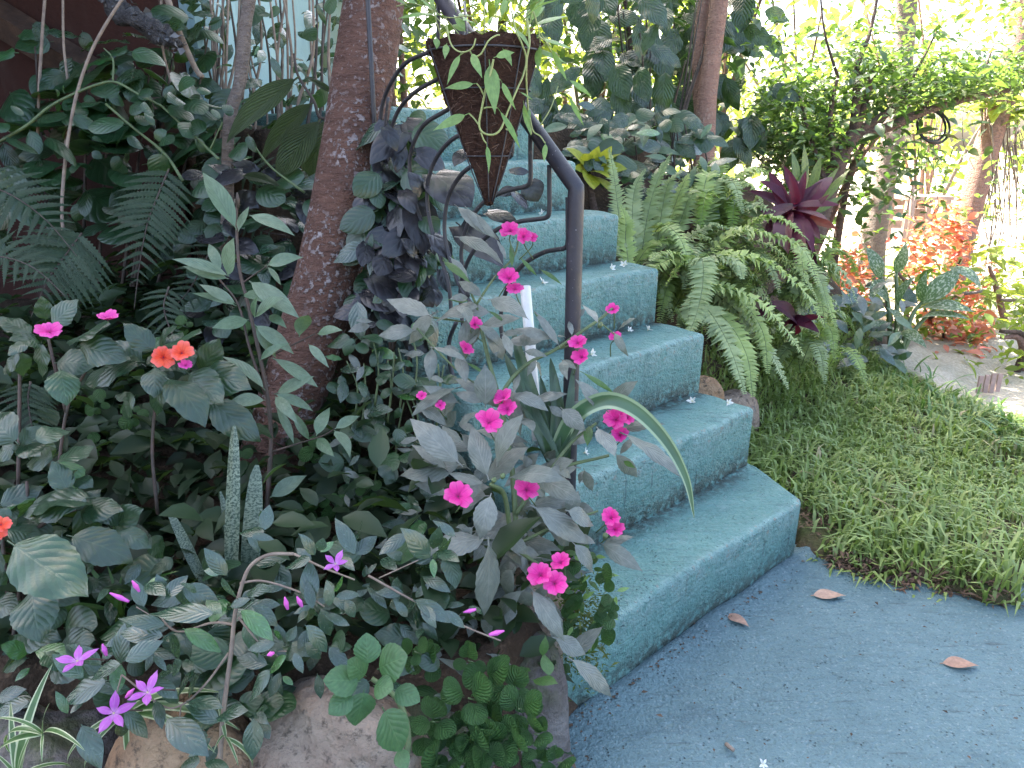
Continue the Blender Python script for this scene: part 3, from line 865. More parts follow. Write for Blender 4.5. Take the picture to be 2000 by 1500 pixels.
A = [(560, 400, 300, 300, 1.25), (865, 300, 1095, 415, 1.1), (840, 300, 700, 200), (540, 565, 745, 640, .8), (715, 885, 500, 780, .95), (850, 905, 850, 660, 1.5), (725, 1235, 430, 965, 1.05, -.1),
     (650, 1265, 440, 1110, 1), (870, 1310, 775, 1000, 1.05, -.12), (915, 1235, 1065, 940, 1.15, -.13), (855, 1335, 635, 1265, .95, -.1), (980, 1300, 1300, 1310, 1.0, -.12), (1140, 1290, 1385, 1425, 1.2, -.05), (1190, 1250, 1330, 1300, 1, -.05),
     (885, 1380, 820, 1640, 1.35, -.14), (1060, 590, 1200, 620, 1.4), (970, 830, 1205, 925, .95), (1270, 900, 1415, 1035, 1.2), (1540, 930, 1355, 745, .95), (1470, 1010, 1575, 1180, 1.4), (1600, 1040, 1940, 1290, .85), (1570, 1150, 1700, 1290, .9),
     (1390, 330, 1480, 430, .8), (1335, 510, 1315, 420, .7), (1570, 480, 1650, 620, .7), (1270, 570, 1120, 360, .6), (800, 440, 940, 560, 1), (830, 460, 950, 640, 1.1), (950, 480, 1000, 620, .8), (760, 290, 650, 300, 1), (700, 330, 760, 440, 1.2), (650, 60, 760, 190, .7),
     (1200, 890, 1300, 960, 1), (1060, 960, 1120, 1040, 1.2), (1010, 1120, 1060, 1200, 1.3), (700, 1010, 830, 930, 1.1), (600, 1000, 720, 1100, 1.1), (470, 880, 640, 1010, 1), (800, 1400, 720, 1500, 1.2), (1130, 1260, 1050, 1160, 1.1), (1400, 1240, 1450, 1370, 1.1),
     (1200, 1420, 1060, 1340, 1.1), (1330, 1440, 1470, 1500, 1.2), (1000, 1380, 1120, 1480, 1.2), (1290, 640, 1310, 750, .9), (1130, 640, 1160, 740, 1), (1040, 700, 1010, 830, .6)]
leaves_px(imp, L_IMP, Z5, A, 1.56, extra=.7)
A = [(1240, 30, 1575, 255, .95), (1050, 170, 1195, 375, 1.05), (1010, 210, 985, 650, 1.0, -.1), (1245, 490, 1435, 795, .85, -.08), (1480, 240, 1595, 415, 1.1), (1630, 240, 1875, 405, .85, .05), (1200, 90, 1235, 350, 1), (1370, 770, 1555, 870, 1.5), (1450, 880, 1700, 1105, .9, -.05),
     (1120, 200, 1230, 310, 1.3), (1440, 60, 1600, 150, 1.4), (1160, 380, 1110, 530, 1.4), (1180, 500, 1250, 600, 1.4), (840, 260, 960, 180, 1.2), (690, 880, 1065, 1145, .65, -.1), (640, 780, 760, 900, 1.2), (830, 1140, 740, 980, 1.2), (1000, 860, 1155, 965, 1), (1360, 640, 1420, 800, 1.4),
     (1150, 560, 1110, 700, 1.3), (960, 660, 1050, 760, 1.2), (1290, 560, 1390, 600, 1.3), (1100, 260, 1310, 330, .9), (1330, 160, 1460, 260, 1.1), (930, 150, 840, 240, 1.2)]
leaves_px(imp, L_IMP, Z8, A, 1.46, extra=.9)
A = [(820, 1140, 1070, 1340, .55, .02), (820, 1320, 1110, 1500, .75), (880, 1150, 1000, 1310, .8), (1050, 1330, 1110, 1450, .8)]
leaves_px(imp, L_IMP, Z2, A, 1.6)
A = [(1480, 420, 1400, 350, .6), (1380, 700, 1570, 825, .5), (1000, 130, 990, -20, .5), (1040, 60, 1140, 170, .5), (1150, 130, 1280, 220, .5), (610, 80, 770, 210, .6), (760, 310, 640, 300, .6), (860, 360, 960, 430, .7), (1260, 530, 1120, 370, .45), (1250, 540, 1190, 420, .4), (740, 650, 850, 720, .6), (1620, 1200, 1690, 1240, .9), (1430, 1000, 1420, 1120, 1)]
leaves_px(imp, L_IMPG, Z5, A, 1.58)
A = [(1350, 1000, 1320, 860, 1.6, -.05), (1250, 1010, 1400, 1030, 1.6, -.05), (1310, 880, 1330, 760, 1.2), (1160, 980, 1250, 960, 1.2)]
leaves_px(imp, L_IMPG, Z8, A, 1.42)
for i in range(46):      # the mass of leaves behind the ones picked out
    t = random.random(); x = np.interp(t, [0, .5, 1], [930, 970, 1040]) + random.gauss(0, 75); y = 620 + 580 * t + random.gauss(0, 40)
    x = min(x, 1170); dd = random.uniform(1.56, 1.68); a = random.uniform(-.5, 3.6); L = random.uniform(60, 120)
    B = P(x, y, dd); leaf(imp, L_IMP, B, P(x + math.cos(a) * L, y + math.sin(a) * L * .9, dd + random.uniform(-.06, .03)), None, random.uniform(.8, 1.15))
# flowers: places read off the photograph, with a radius in picture pixels
for (x, y, r, d) in ((997, 452, 24, 1.6), (1022, 463, 19, 1.58), (1037, 466, 15, 1.6), (995, 545, 25, 1.6), (1005, 566, 20, 1.6), (927, 634, 17, 1.56), (909, 682, 19, 1.56), (1197, 605, 16, 1.62), (1129, 671, 22, 1.58), (1137, 698, 21, 1.57),
                     (1201, 660, 16, 1.62), (984, 780, 25, 1.54), (991, 800, 21, 1.53), (954, 826, 29, 1.45), (1203, 820, 26, 1.58), (1224, 816, 20, 1.58), (1211, 850, 22, 1.58), (895, 970, 30, 1.42), (1028, 957, 27, 1.44), (1194, 1012, 22, 1.5), (1201, 1034, 20, 1.5),
                     (1056, 1124, 28, 1.38), (1083, 1140, 28, 1.37), (1095, 1100, 23, 1.39), (824, 774, 12, 1.56), (860, 792, 12, 1.56)):
    c = P(x, y, d)
    flower(imp, c, r / FOC * d, PM_MAG)
    stem(imp, M_STEMG, [c + Vector((.003, .005, -.003)), c + Vector((random.uniform(-.01, .01), .02, -.02)), c + Vector((random.uniform(-.03, .03), .03, -.05))], .0012, .0015, 5, 'flower_stalk', 3)
for (x, y) in ((963, 942), (980, 934), (1180, 1050), (1170, 640)):
    c = P(x, y, 1.42); bud(imp, c, c + Vector((.004, -.004, .012)), M_STEMG, .006)

# ------------------------------------------------------------------ left impatiens with orange and pink flowers
bim = thing('impatiens_plant', 'broad dark-leaved impatiens with coral-orange twin flowers and two pink ones', 'flowering plant', P(300, 1050, 1.55))
A = [(280, 450, 440, 300, 1.1), (390, 545, 615, 435, 1.15), (190, 500, -20, 400, .9), (170, 520, 45, 615, 1.0), (230, 530, 240, 745, 1.15), (330, 680, 370, 895, 1.25), (430, 560, 735, 640, .8), (810, 645, 470, 770, .85), (870, 600, 685, 430, 1.05), (920, 570, 1125, 480, 1.25),
     (920, 730, 1145, 1015, .95, -.08), (1040, 700, 1250, 880, .9), (1100, 700, 1405, 800, .9), (1140, 840, 1455, 1095, .85), (860, 670, 860, 850, 1.1), (930, 600, 1020, 480, 1), (760, 830, 690, 960, 1), (120, 600, 20, 720, 1)]
leaves_px(bim, L_BROAD, Z4, A, 1.55, extra=.8)
for pts in ([(880, 1500), (850, 1150), (870, 860), (900, 680)], [(300, 1500), (370, 930), (480, 700), (560, 560)], [(370, 930), (300, 650), (270, 520)], [(100, 1400), (110, 700), (90, 590)]):
    stem_px(bim, M_STEMR, Z4, pts, 1.62, .004, .003)
for (x, y, r, pm) in ((97, 649, 27, PM_PINK), (209, 622, 23, PM_PINK), (319, 698, 27, PM_ORA), (355, 690, 25, PM_ORA), (362, 714, 14, PM_PINK)):
    flower(bim, P(x, y, 1.47), r / FOC * 1.47, pm, eye=EYE_D, facing=None if x != 209 else Vector((.1, -.3, .9)))
bim2 = thing('impatiens_plant', 'large-leaved impatiens at the left edge with one orange flower', 'flowering plant', P(90, 1250, 1.35))
A = [(105, 1110, -30, 940, 1), (100, 1105, -40, 1195, 1), (180, 1090, 395, 1035, 1.2), (125, 1110, 225, 1170, 1), (310, 1170, 150, 1215, 1), (300, 1215, 525, 1120, 1.5), (390, 1390, 290, 1200, .9), (-20, 1460, 245, 1345, 1.05), (160, 1470, 520, 1455, .75), (420, 1300, 520, 1350, 1.2), (430, 1480, 690, 1480, 1)]
leaves_px(bim2, L_BROAD, Z4, A, 1.38, extra=.8)
A = [(470, 30, 710, 140, 1), (370, 200, 745, 350, .95, -.05), (20, 170, 240, 235, 1.1), (40, 230, 495, 545, .8, -.1), (180, 490, 225, 805, 1.2, -.05), (650, 170, 845, 275, 1), (530, -10, 130, 95, .75), (-40, 400, 40, 480, 1.2), (830, 200, 910, 330, 1), (-30, 560, 90, 640, 1), (60, 40, -40, 170, 1)]
leaves_px(bim2, L_BROAD, Z7, A, 1.33, extra=.8)
for pts in ([(60, 900), (110, 500), (160, 200), (150, -100)], [(160, 200), (300, 100), (420, 60)], [(60, 700), (20, 300), (0, 60)]):
    stem_px(bim2, M_STEMR, Z7, pts, 1.42, .0045, .003)
for (x, y) in ((2, 1025), (-6, 1045)):
    flower(bim2, P(x, y, 1.27), 20 / FOC * 1.27, PM_ORA)

# ------------------------------------------------------------------ slender sapling with pale leaves
sap = thing('sapling', 'slender sapling with pale lance-shaped leaves standing before the thick trunk', 'sapling', P(521, 1060, 1.72))
stem_px(sap, M_STEMR, Z4, [(1480, 1700), (1490, 1450), (1510, 1160), (1510, 1000), (1490, 830), (1455, 640), (1410, 440), (1375, 290), (1335, 120), (1320, -120), (1325, -260)], 1.72, .0065, .003)
stem_px(sap, M_STEMR, Z4, [(1480, 830), (1390, 560), (1330, 330), (1210, 170)], 1.72, .004, .002)
stem_px(sap, M_STEMR, Z4, [(1455, 640), (1640, 550), (1760, 490)], 1.72, .003, .0015)
stem_px(sap, M_STEMR, Z4, [(1515, 1150), (1660, 1105), (1800, 1060), (1870, 1020)], 1.72, .003, .0015)
stem_px(sap, M_STEMR, Z4, [(1350, 210), (1420, 160), (1495, 110)], 1.72, .002, .0015)
A = [(1320, -90, 1130, -410, .8), (1330, -80, 1390, -220, 1.4), (1390, -170, 1645, -55, .95), (1270, 170, 1305, -45, 1.55), (1275, 185, 1020, 115, .95), (1230, 150, 1165, -10, .8), (1280, 170, 960, 75, .7), (1490, 110, 1690, 65, 1.15), (1490, 115, 1568, 220, 1.1), (1390, 195, 1672, 405, .85), (1320, 335, 1070, 265, .75),
     (1320, 325, 1112, 215, .75), (1390, 412, 1182, 460, 1.15), (1420, 400, 1585, 290, 1.4), (1420, 440, 1640, 605, .85), (1425, 455, 1540, 625, .8), (1480, 805, 1240, 618, .8), (1480, 862, 1262, 885, 1.2), (1520, 625, 1775, 790, 1.0), (1530, 825, 1748, 922, .8), (1535, 840, 1660, 995, .8), (1540, 900, 1640, 1105, .9),
     (1640, 925, 1728, 1085, .8), (1540, 825, 1752, 728, 1), (1670, 508, 1722, 388, 1.5), (1770, 492, 1912, 472, 1.0), (1720, 548, 1836, 682, .8), (1765, 1062, 1842, 902, 1.2), (1868, 1022, 2010, 950, 1.2), (1865, 1030, 1952, 1182, 1), (1770, 1072, 1866, 1178, 1), (1505, 1405, 1712, 1282, 1.1), (1450, 640, 1620, 545, .8), (1500, 390, 1600, 460, .9), (1360, 270, 1500, 330, 1.2), (1420, 400, 1440, 280, .9), (1470, 1600, 1500, 1455, 1.4), (1470, 1650, 1330, 1600, 1.2)]
leaves_px(sap, L_LANCE, Z4, A, 1.69, .02)
c = P(464, 398, 1.7); bud(sap, c + Vector((0, 0, -.01)), c + Vector((.002, 0, .025)), M_STEMR, .006)

# ------------------------------------------------------------------ violet-flowered glossy shrub
vio = thing('flowering_shrub', 'low glossy-leaved shrub with star-shaped violet flowers at the bottom left', 'shrub', P(425, 1480, 1.22))
for pts, r in (([(1220, 1560), (1235, 1350), (1245, 1200), (1290, 850), (1310, 650), (1350, 480), (1400, 370), (1500, 310), (1640, 305)], .006), ([(1340, 470), (1430, 455), (1530, 470), (1700, 530), (1810, 600)], .003), ([(1310, 700), (1180, 690), (990, 740), (880, 640)], .003),
               ([(1275, 860), (1140, 1040), (1010, 1150), (900, 1150), (680, 980)], .003), ([(1640, 305), (1800, 380), (1980, 450)], .003), ([(990, 740), (760, 600)], .002), ([(1010, 1150), (1000, 1250)], .002), ([(680, 980), (640, 1120)], .002), ([(1330, 660), (1480, 830), (1600, 850)], .0025)):
    stem_px(vio, M_TWIG, Z7, pts, 1.21, r * .75, r * .45)
A = [(1270, 430, 1138, 272, 1), (1330, 560, 1240, 435, 1.1), (1370, 530, 1518, 488, .8), (1205, 640, 830, 640, .75, -.05), (910, 565, 1050, 425, 1.2), (805, 605, 745, 445, 1), (810, 470, 925, 540, 1.1), (1010, 490, 1220, 570, 1.1), (1280, 600, 1400, 555, 1), (1335, 615, 1525, 790, 1), (1380, 655, 1440, 885, .85), (1400, 590, 1550, 710, 1),
     (930, 705, 660, 665, .8), (920, 765, 665, 745, .9), (690, 905, 912, 790, 1.05, -.05), (1020, 720, 1235, 855, .9), (940, 750, 1000, 890, 1.1), (680, 920, 505, 1010, 1, -.04), (600, 1010, 355, 1135, 1.05), (470, 1000, 290, 865, 1), (570, 930, 365, 810, .9), (850, 1000, 992, 1112, 1.3), (870, 1120, 905, 1285, .9), (690, 1170, 825, 1335, 1),
     (985, 1140, 1092, 945, .8), (1040, 1130, 1245, 1165, 1.1), (1205, 1225, 1385, 1180, 1.1, -.03), (1230, 1245, 1030, 1150, 1), (925, 1220, 1165, 1435, 1.05, -.04), (1412, 1220, 1410, 1455, 1.2, -.04), (1420, 1190, 1500, 1255, 1), (1510, 945, 1388, 1135, .95, -.03), (1600, 870, 1500, 975, .9), (1565, 960, 1500, 1110, 1), (455, 1255, 565, 1510, 1), (700, 860, 560, 830, .9),
     (1595, 800, 1445, 855, 1), (1600, 795, 1655, 705, 1.2), (1640, 855, 1692, 972, 1), (1700, 700, 1825, 855, 1, -.03), (1800, 640, 1952, 705, 1), (1720, 620, 1660, 690, 1.2), (1730, 600, 1730, 335, .9), (1745, 615, 1710, 450, .85), (1840, 600, 1825, 455, 1), (1870, 545, 2010, 530, .9), (1880, 520, 1912, 425, 1.1), (1740, 330, 1585, 390, 1), (1760, 315, 1665, 190, .8), (1780, 290, 1805, 215, 1.4), (1920, 560, 1980, 660, 1.2), (1890, 300, 1980, 400, .8), (1700, 800, 1790, 890, 1),
     (1480, 180, 1330, 190, 1), (1400, 200, 1530, 225, .8), (1470, 180, 1505, 30, 1.2), (1100, 520, 1000, 470, 1), (1150, 560, 1240, 640, 1), (1180, 1330, 1050, 1440, 1), (1120, 1460, 1000, 1500, 1.2), (1140, 1470, 1280, 1500, 1), (380, 1200, 310, 1070, .8), (850, 870, 930, 960, .9), (1020, 900, 960, 980, 1), (1540, 800, 1380, 840, .9)]
leaves_px(vio, L_GLOS, Z7, A, 1.19, .025, (-.03, .03), extra=.8)
for (x, y, r, d) in ((151, 1291, 34, 1.12), (288, 1352, 35, 1.11), (222, 1393, 34, 1.13), (655, 1101, 26, 1.16)):
    c = P(x, y, d); flower(vio, c, r * 1.12 / FOC * d, PM_VIO, eye=EYE_W, flat=.12)
    stem(vio, M_STEMR, [c, c + Vector((.006, .02, -.012)), c + Vector((.02, .04, -.03))], .001, .0015, 5, 'flower_stalk', 3)
for (x, y, x1, y1) in ((252, 1175, 214, 1158), (272, 1155, 258, 1134), (208, 1280, 200, 1258), (246, 1362, 262, 1345), (562, 1190, 556, 1166), (590, 1185, 580, 1165), (535, 1275, 522, 1280)):
    bud(vio, P(x, y, 1.14), P(x1, y1, 1.13), M_BUDP, .004)
vio2 = thing('flowering_shrub', 'straggling glossy branch with small leaves between the violet and magenta flowers', 'shrub', P(760, 1180, 1.32))
stem_px(vio2, M_TWIG, Z8, [(340, 425), (600, 570), (880, 710), (1080, 790)], 1.32, .0022, .0015)
stem_px(vio2, M_TWIG, Z8, [(400, 440), (620, 340)], 1.33, .0015, .001)
A = [(270, 315, 155, 105, .9), (265, 310, 390, 205, 1.1), (330, 420, 390, 360, 1.2), (330, 480, 445, 610, .8), (590, 560, 800, 690, .9), (640, 580, 720, 720, 1), (600, 550, 690, 470, 1), (690, 330, 520, 160, .9), (560, 190, 400, 310, .9), (700, 280, 740, 150, 1), (720, 290, 850, 350, .9), (700, 330, 710, 440, .9), (760, 620, 880, 720, .8), (640, 720, 620, 780, 1), (540, 520, 380, 520, .9), (430, 300, 560, 330, 1), (640, 430, 800, 520, 1), (830, 210, 700, 120, .9), (560, 660, 480, 560, 1), (900, 600, 980, 640, .6)]
leaves_px(vio2, L_GLOS, Z8, A, 1.32, .05, extra=1)
bud(vio2, P(930, 1190, 1.27), P(905, 1196, 1.27), M_BUDP, .004); bud(vio2, P(955, 1240, 1.27), P(985, 1232, 1.27), M_BUDP, .005)

# ------------------------------------------------------------------ other small plants of the bed
snk = thing('snake_plant', 'upright snake plant with banded grey-green blades by the trunk base', 'snake plant', P(455, 1140, 1.5))
for bx, by, tx, ty, w, d in ((452, 1150, 457, 832, 1.0, 1.47), (484, 1150, 502, 908, 1.75, 1.5), (404, 1145, 327, 995, 1.45, 1.5), (470, 1150, 430, 960, 1.0, 1.55)):
    leaf(snk, L_SNAKE, P(bx, by, d), P(tx, ty, d), (CAMV - P(bx, by, d)), w)
for lab, cx, cy, d, tips in (('striped spider plant offset with a star of leaves at the bottom left corner', 240, 1310, 1.08, ((-40, 1225), (-40, 1480), (235, 1470), (475, 1405), (278, 1135), (60, 1420))),
                             ('spider plant arching from the lower left edge under the large leaves', 100, 1560, 1.2, ((-60, 1400), (295, 915), (60, 1130), (400, 1500), (180, 1300))),
                             ('spider plant hanging over the stones beneath the violet flowers', 700, 1200, 1.28, ((720, 1520), (470, 1500), (1205, 1420), (1240, 1080), (380, 1480), (1340, 1290))),
                             ('spider plant drooping at the foot of the glossy shrub stem', 1260, 1330, 1.2, ((1210, 1090), (1400, 1510), (1330, 1490), (1190, 1420)))):
    sp = thing('spider_plant', lab, 'spider plant', P(*zpt(Z7, cx, cy), d))
    B = P(*zpt(Z7, cx, cy), d)
    for tx, ty in tips:
        leaf(sp, L_SPID, B, P(*zpt(Z7, tx, ty), d + random.uniform(-.05, .05)), UPV + (CAMV - B) * .3, 1.25)
gr = thing('strap_plant', 'tuft of bright green strap leaves below the large left leaves', 'strap plant', P(235, 1230, 1.5))
for bx, by, tx, ty in ((690, 650, 455, 330), (660, 640, 450, 400), (700, 670, 0, 620), (690, 660, 330, 590), (640, 690, 330, 690), (690, 650, 540, 640), (680, 660, 600, 370), (660, 700, 690, 400), (660, 690, 400, 830), (620, 650, 760, 400), (700, 650, 1000, 400), (640, 700, 120, 600)):
    B = P(*zpt(Z7, bx, by), 1.45)
    leaf(gr, L_GRN, B, P(*zpt(Z7, tx, ty), 1.42), UPV + (CAMV - B) * .5, 1.1)
# broad-leaved seedling on the pale boulder
sd = thing('seedling', 'broad-leaved green seedling rooted against the pale boulder at the bottom', 'seedling', P(790, 1490, 1.18))
stem_px(sd, M_STEMG, Z8, [(520, 1560), (560, 1400), (560, 1280), (530, 1170), (470, 1080), (360, 1000)], 1.2, .006, .004)
A = [(340, 930, 330, 745, 1.3), (390, 950, 560, 875, 1.35), (330, 990, 225, 900, 1.1), (300, 1020, 90, 1010, 1.2), (320, 1060, 270, 1265, 1.2), (370, 1040, 480, 1060, 1.3), (480, 1060, 630, 1130, 1.3), (420, 1160, 525, 1405, 1.05, -.04), (260, 1080, 120, 1200, 1.1), (500, 1400, 560, 1500, 1.1)]
leaves_px(sd, leaf_set('leaf', leaf_mat('seedling_leaf', (.045, .115, .045), (.06, .14, .055), (.10, .19, .08), 6, .4, .45, .45, .2), 4, w=.66, serr=.03, nser=7, droop=.5, fold=.2, base=.6), Z8, A, 1.14, .02, (-.03, .02))
# creeping plant with quilted round leaves
cr = thing('creeping_plant', 'creeping plant with small quilted round leaves spilling over the stones', 'creeping plant', P(940, 1450, 1.3))
random.seed(21)
for (x, y, n, sp, L) in ((1000, 1000, 6, 55, 52), (900, 1110, 6, 60, 55), (1140, 1060, 6, 55, 50), (1180, 1170, 7, 55, 48), (700, 1240, 4, 60, 48), (650, 1310, 4, 40, 45), (870, 1300, 9, 90, 36), (940, 1390, 9, 90, 38), (1040, 1260, 6, 70, 40), (1030, 1390, 8, 80, 50), (1100, 1340, 7, 70, 36), (1270, 1310, 7, 60, 32), (980, 1230, 5, 60, 38), (780, 1400, 6, 70, 40), (1000, 1480, 7, 80, 40), (860, 1480, 6, 80, 40), (1180, 1400, 5, 70, 34), (1400, 1470, 5, 50, 28), (1290, 1470, 5, 50, 28), (730, 1490, 5, 60, 40), (650, 920, 4, 60, 40), (600, 850, 3, 40, 30), (900, 900, 4, 60, 34)):
    a0 = random.uniform(0, 6)
    dd = 1.3 + (y - 1250) / 1000 * -.05 + random.uniform(-.03, .03)
    C = P(*zpt(Z8, x, y), dd)
    for i in range(n):
        a = a0 + i * 2.2
        r = random.uniform(.15, 1) * sp
        B = P(*zpt(Z8, x + math.cos(a) * r * .5, y + math.sin(a) * r * .5), dd + .015)
        T = P(*zpt(Z8, x + math.cos(a) * (r * .5 + L * 2.6), y + math.sin(a) * (r * .5 + L * 2.6)), dd + random.uniform(-.025, .01))
        leaf(cr, L_ROUND, B, B.lerp(T, .95), (CAMV - B).normalized() + UPV * .5 + Vector((random.uniform(-.4, .4), 0, random.uniform(-.2, .3))), random.uniform(.85, 1.1))
    stem(cr, M_STEMG, [C + Vector((.01, .03, -.03)), C], .002, .0015, 5, 'stem', 2)

# ------------------------------------------------------------------ ferns in the shade on the left
def fern_frond(parent, pts, d, d1, wmax, n, mats=M_TWIGD, side=None, lead=.25, ws=1.0, nrm=None, meshes=None):
    """a frond: a rachis with two ranks of toothed pinnae, each its own mesh"""
    m = len(pts)
    path = smooth_path([P(x, y, d + (d1 - d) * i / (m - 1)) for i, (x, y) in enumerate(pts)], 10)
    fr = Geo().tube(path, .0028, .0009, 5, 1, smooth=False).build('frond', mats, parent)
    tot = len(path) - 1
    for i in range(n):
        t = (i + .7) / n
        q = t * tot; k = min(int(q), tot - 1)
        c = path[k].lerp(path[k + 1], q - k)
        dr = (path[k + 1] - path[k]).normalized()
        N = nrm if nrm is not None else ((CAMV - c).normalized() * .9 + UPV * .5)
        x = dr.cross(N).normalized()
        L = wmax * (math.sin(min(1, .12 + t * 1.02) * math.pi) ** .7 * .75 + .25 * (1 - t)) * (1 - t * .35)
        for sgn in (-1, 1):
            if side and side != sgn: continue
            T = c + (x * sgn + dr * (lead + .5 * t) - Vector((0, 0, .22))).normalized() * L
            leaf(fr, meshes or L_PINNA, c, T, N, ws, 'pinna')
    return fr
fern = thing('fern', 'dark fern with a long drooping toothed frond left of the sapling', 'fern', P(250, 700, 2.15))
fern_frond(fern, [(330, 330), (305, 390), (287, 440), (272, 520), (262, 605)], 2.1, 2.0, .15, 19)
fern_frond(fern, [(420, 470), (390, 530), (355, 585), (300, 625)], 2.25, 2.2, .10, 13)
fern2 = thing('fern', 'arching fern fanning its toothed fronds at the left edge', 'fern', P(60, 720, 2.0))
fern_frond(fern2, [(160, 455), (128, 498), (95, 545), (60, 620)], 1.95, 1.88, .19, 14)
fern_frond(fern2, [(-60, 350), (20, 380), (90, 430), (150, 500)], 1.95, 1.9, .15, 13)
fern_frond(fern2, [(-80, 520), (-20, 500), (60, 520), (130, 580)], 1.85, 1.8, .12, 12)
fern3 = thing('fern', 'small dark fern low behind the coral-orange flowers', 'fern', P(60, 860, 1.75))
fern_frond(fern3, [(60, 745), (55, 780), (62, 830), (75, 870)], 1.72, 1.7, .09, 12)
fern_frond(fern3, [(330, 560), (320, 600), (335, 650), (360, 700)], 2.0, 1.95, .09, 11)
fern4 = thing('fern', 'dim fern behind the thin sapling beside the thick trunk', 'fern', P(560, 480, 2.5))
fern_frond(fern4, [(470, 330), (520, 345), (565, 375), (600, 430)], 2.4, 2.35, .12, 11)
fern_frond(fern4, [(440, 380), (470, 420), (510, 450), (560, 460)], 2.4, 2.35, .10, 10)

# ------------------------------------------------------------------ shrubs and stems behind
rsh = thing('shrub', 'arching shrub with paired rounded leaves before the dark terracotta wall', 'shrub', P(300, 600, 2.3))
for pts, r in (([(1020, 1010), (920, 860), (740, 710), (590, 580)], .005), ([(1700, 1075), (1500, 920), (1380, 750)], .004), ([(1220, 890), (1170, 840), (900, 590)], .005), ([(0, 790), (150, 700), (270, 600), (400, 530), (550, 470), (650, 460), (780, 530), (900, 590)], .005), ([(630, 460), (630, 330), (580, 270)], .003), ([(1170, 840), (1240, 680)], .003)):
    stem_px(rsh, M_STEMG, Z1, pts, 2.2, r, r * .7)
A = [(585, 575, 455, 595, 1), (590, 565, 590, 465, 1.2), (720, 695, 490, 715, .8), (905, 845, 865, 985, 1.2), (840, 545, 790, 500, 1.2), (930, 575, 980, 540, 1.1), (925, 590, 1085, 685, .6), (720, 285, 925, 370, .65), (620, 300, 710, 280, .9), (220, 650, 355, 665, .9), (390, 650, 545, 715, .8), (140, 650, 60, 590, .9), (760, 690, 830, 650, 1.2), (900, 770, 960, 800, 1.3), (860, 780, 930, 730, 1), (1080, 780, 1150, 840, 1), (1160, 740, 1050, 700, .8), (1230, 670, 1180, 610, 1.1), (1250, 640, 1290, 590, 1), (1110, 1010, 1170, 1100, 1.2), (650, 380, 620, 420, 1),
     (330, 540, 310, 500, 1), (360, 520, 350, 480, 1), (800, 620, 860, 700, .8), (860, 640, 780, 590, 1), (990, 480, 1090, 470, .8), (1200, 380, 1290, 360, .7), (1090, 430, 1010, 460, .8), (160, 720, 220, 860, .6), (60, 740, -60, 680, .7), (20, 760, 210, 860, .5), (1360, 760, 1440, 850, .9), (1330, 800, 1340, 900, 1), (1060, 560, 1130, 640, 1), (1000, 600, 960, 520, 1), (720, 590, 800, 620, 1), (1080, 680, 1020, 760, .9), (700, 760, 800, 830, .8), (250, 760, 420, 930, .5), (0, 920, 60, 1060, .9)]
leaves_px(rsh, L_HEART, Z1, A, 2.18, .06)
for i in range(70):
    x, y = random.uniform(250, 1300), random.uniform(450, 1000)
    a = random.uniform(0, 6.28); L = random.uniform(70, 130)
    B = P(*zpt(Z1, x, y), 2.45 + random.uniform(-.1, .25)); T = P(*zpt(Z1, x + math.cos(a) * L, y + math.sin(a) * L * .8), 2.42)
    leaf(rsh, L_HEART, B, T, None, random.uniform(.7, 1.1))
thin = [('thin pale sapling stem rising beside the thick trunk, forked near the top', [(1400, -60), (1370, 150), (1340, 450), (1290, 620), (1270, 850), (1270, 1150), (1230, 1500)], 2.3, .02, .017, M_BARKG),
        ('straight grey stem slanting up to the top left edge', [(720, -60), (600, 120), (500, 310), (420, 560), (370, 850), (345, 1180), (370, 1400)], 2.2, .0045, .005, M_TWIG),
        ('thin vertical stem in front of the dark wall at the top left', [(252, -40), (235, 200), (215, 560), (210, 800)], 2.5, .005, .005, M_TWIG),
        ('second thin vertical stem beside the slanting grey stem', [(350, -40), (355, 250), (380, 520), (360, 900)], 2.5, .004, .004, M_TWIG),
        ('bare twig hanging behind the rounded leaves', [(900, -40), (905, 250), (970, 520)], 2.6, .005, .004, M_TWIG),
        ('leaning bare branch crossing the mint wall', [(930, -20), (1000, 180), (1090, 380), (1130, 430)], 2.6, .011, .009, M_TWIG)]
for lab, pts, d, r0, r1, mt in thin:
    o = Geo().tube([P(*zpt(Z1, x, y), d) for x, y in pts], r0, r1, 10, 6, True, .08).build('thin_sapling', mt)
    tag(o, lab, 'sapling', 'thin stems on the left')
o = thing('bare_branch', 'short branch crusted with grey lichen at the top left', 'branch', P(270, 30, 2.4))
Geo().tube([P(*zpt(Z1, x, y), 2.4) for x, y in ((560, -40), (640, 40), (760, 110), (900, 190), (1010, 250))], [.02, .03, .034, .03, .012], None, 12, 5, True, .5).build('wood', simple_mat('lichen_crust', (.13, .125, .13), (.07, .065, .07), 60, .9, .2, 1.0, .03), o)
cl_pts = np.array([tuple(P(*zpt(Z1, 560 + 450 * t + random.uniform(-40, 40), -40 + 290 * t + random.uniform(-45, 45)), 2.4 + random.uniform(-.03, .03))) for t in np.linspace(0, 1, 200)])
cloud('lichen', leaf_mat('lichen_flake', (.10, .10, .105), (.17, .165, .17), trans=0, cloud=True, rough=.9, spec=.1), cl_pts, .018, o, .2, .9)
rib = thing('shrub', 'shrub with large deeply ribbed leaves hanging beside the thick trunk', 'shrub', P(600, 500, 2.35))
leaves_px(rib, L_RIB, Z1, [(1665, 425, 1265, 800, .95, -.05), (1750, 565, 1455, 910, 1.15, .05), (1790, 665, 1545, 985, 1, .0), (1900, 640, 1700, 990, .9, .1), (1350, 980, 1560, 1040, .7), (1700, 430, 1860, 520, .6)], 2.25, .02)
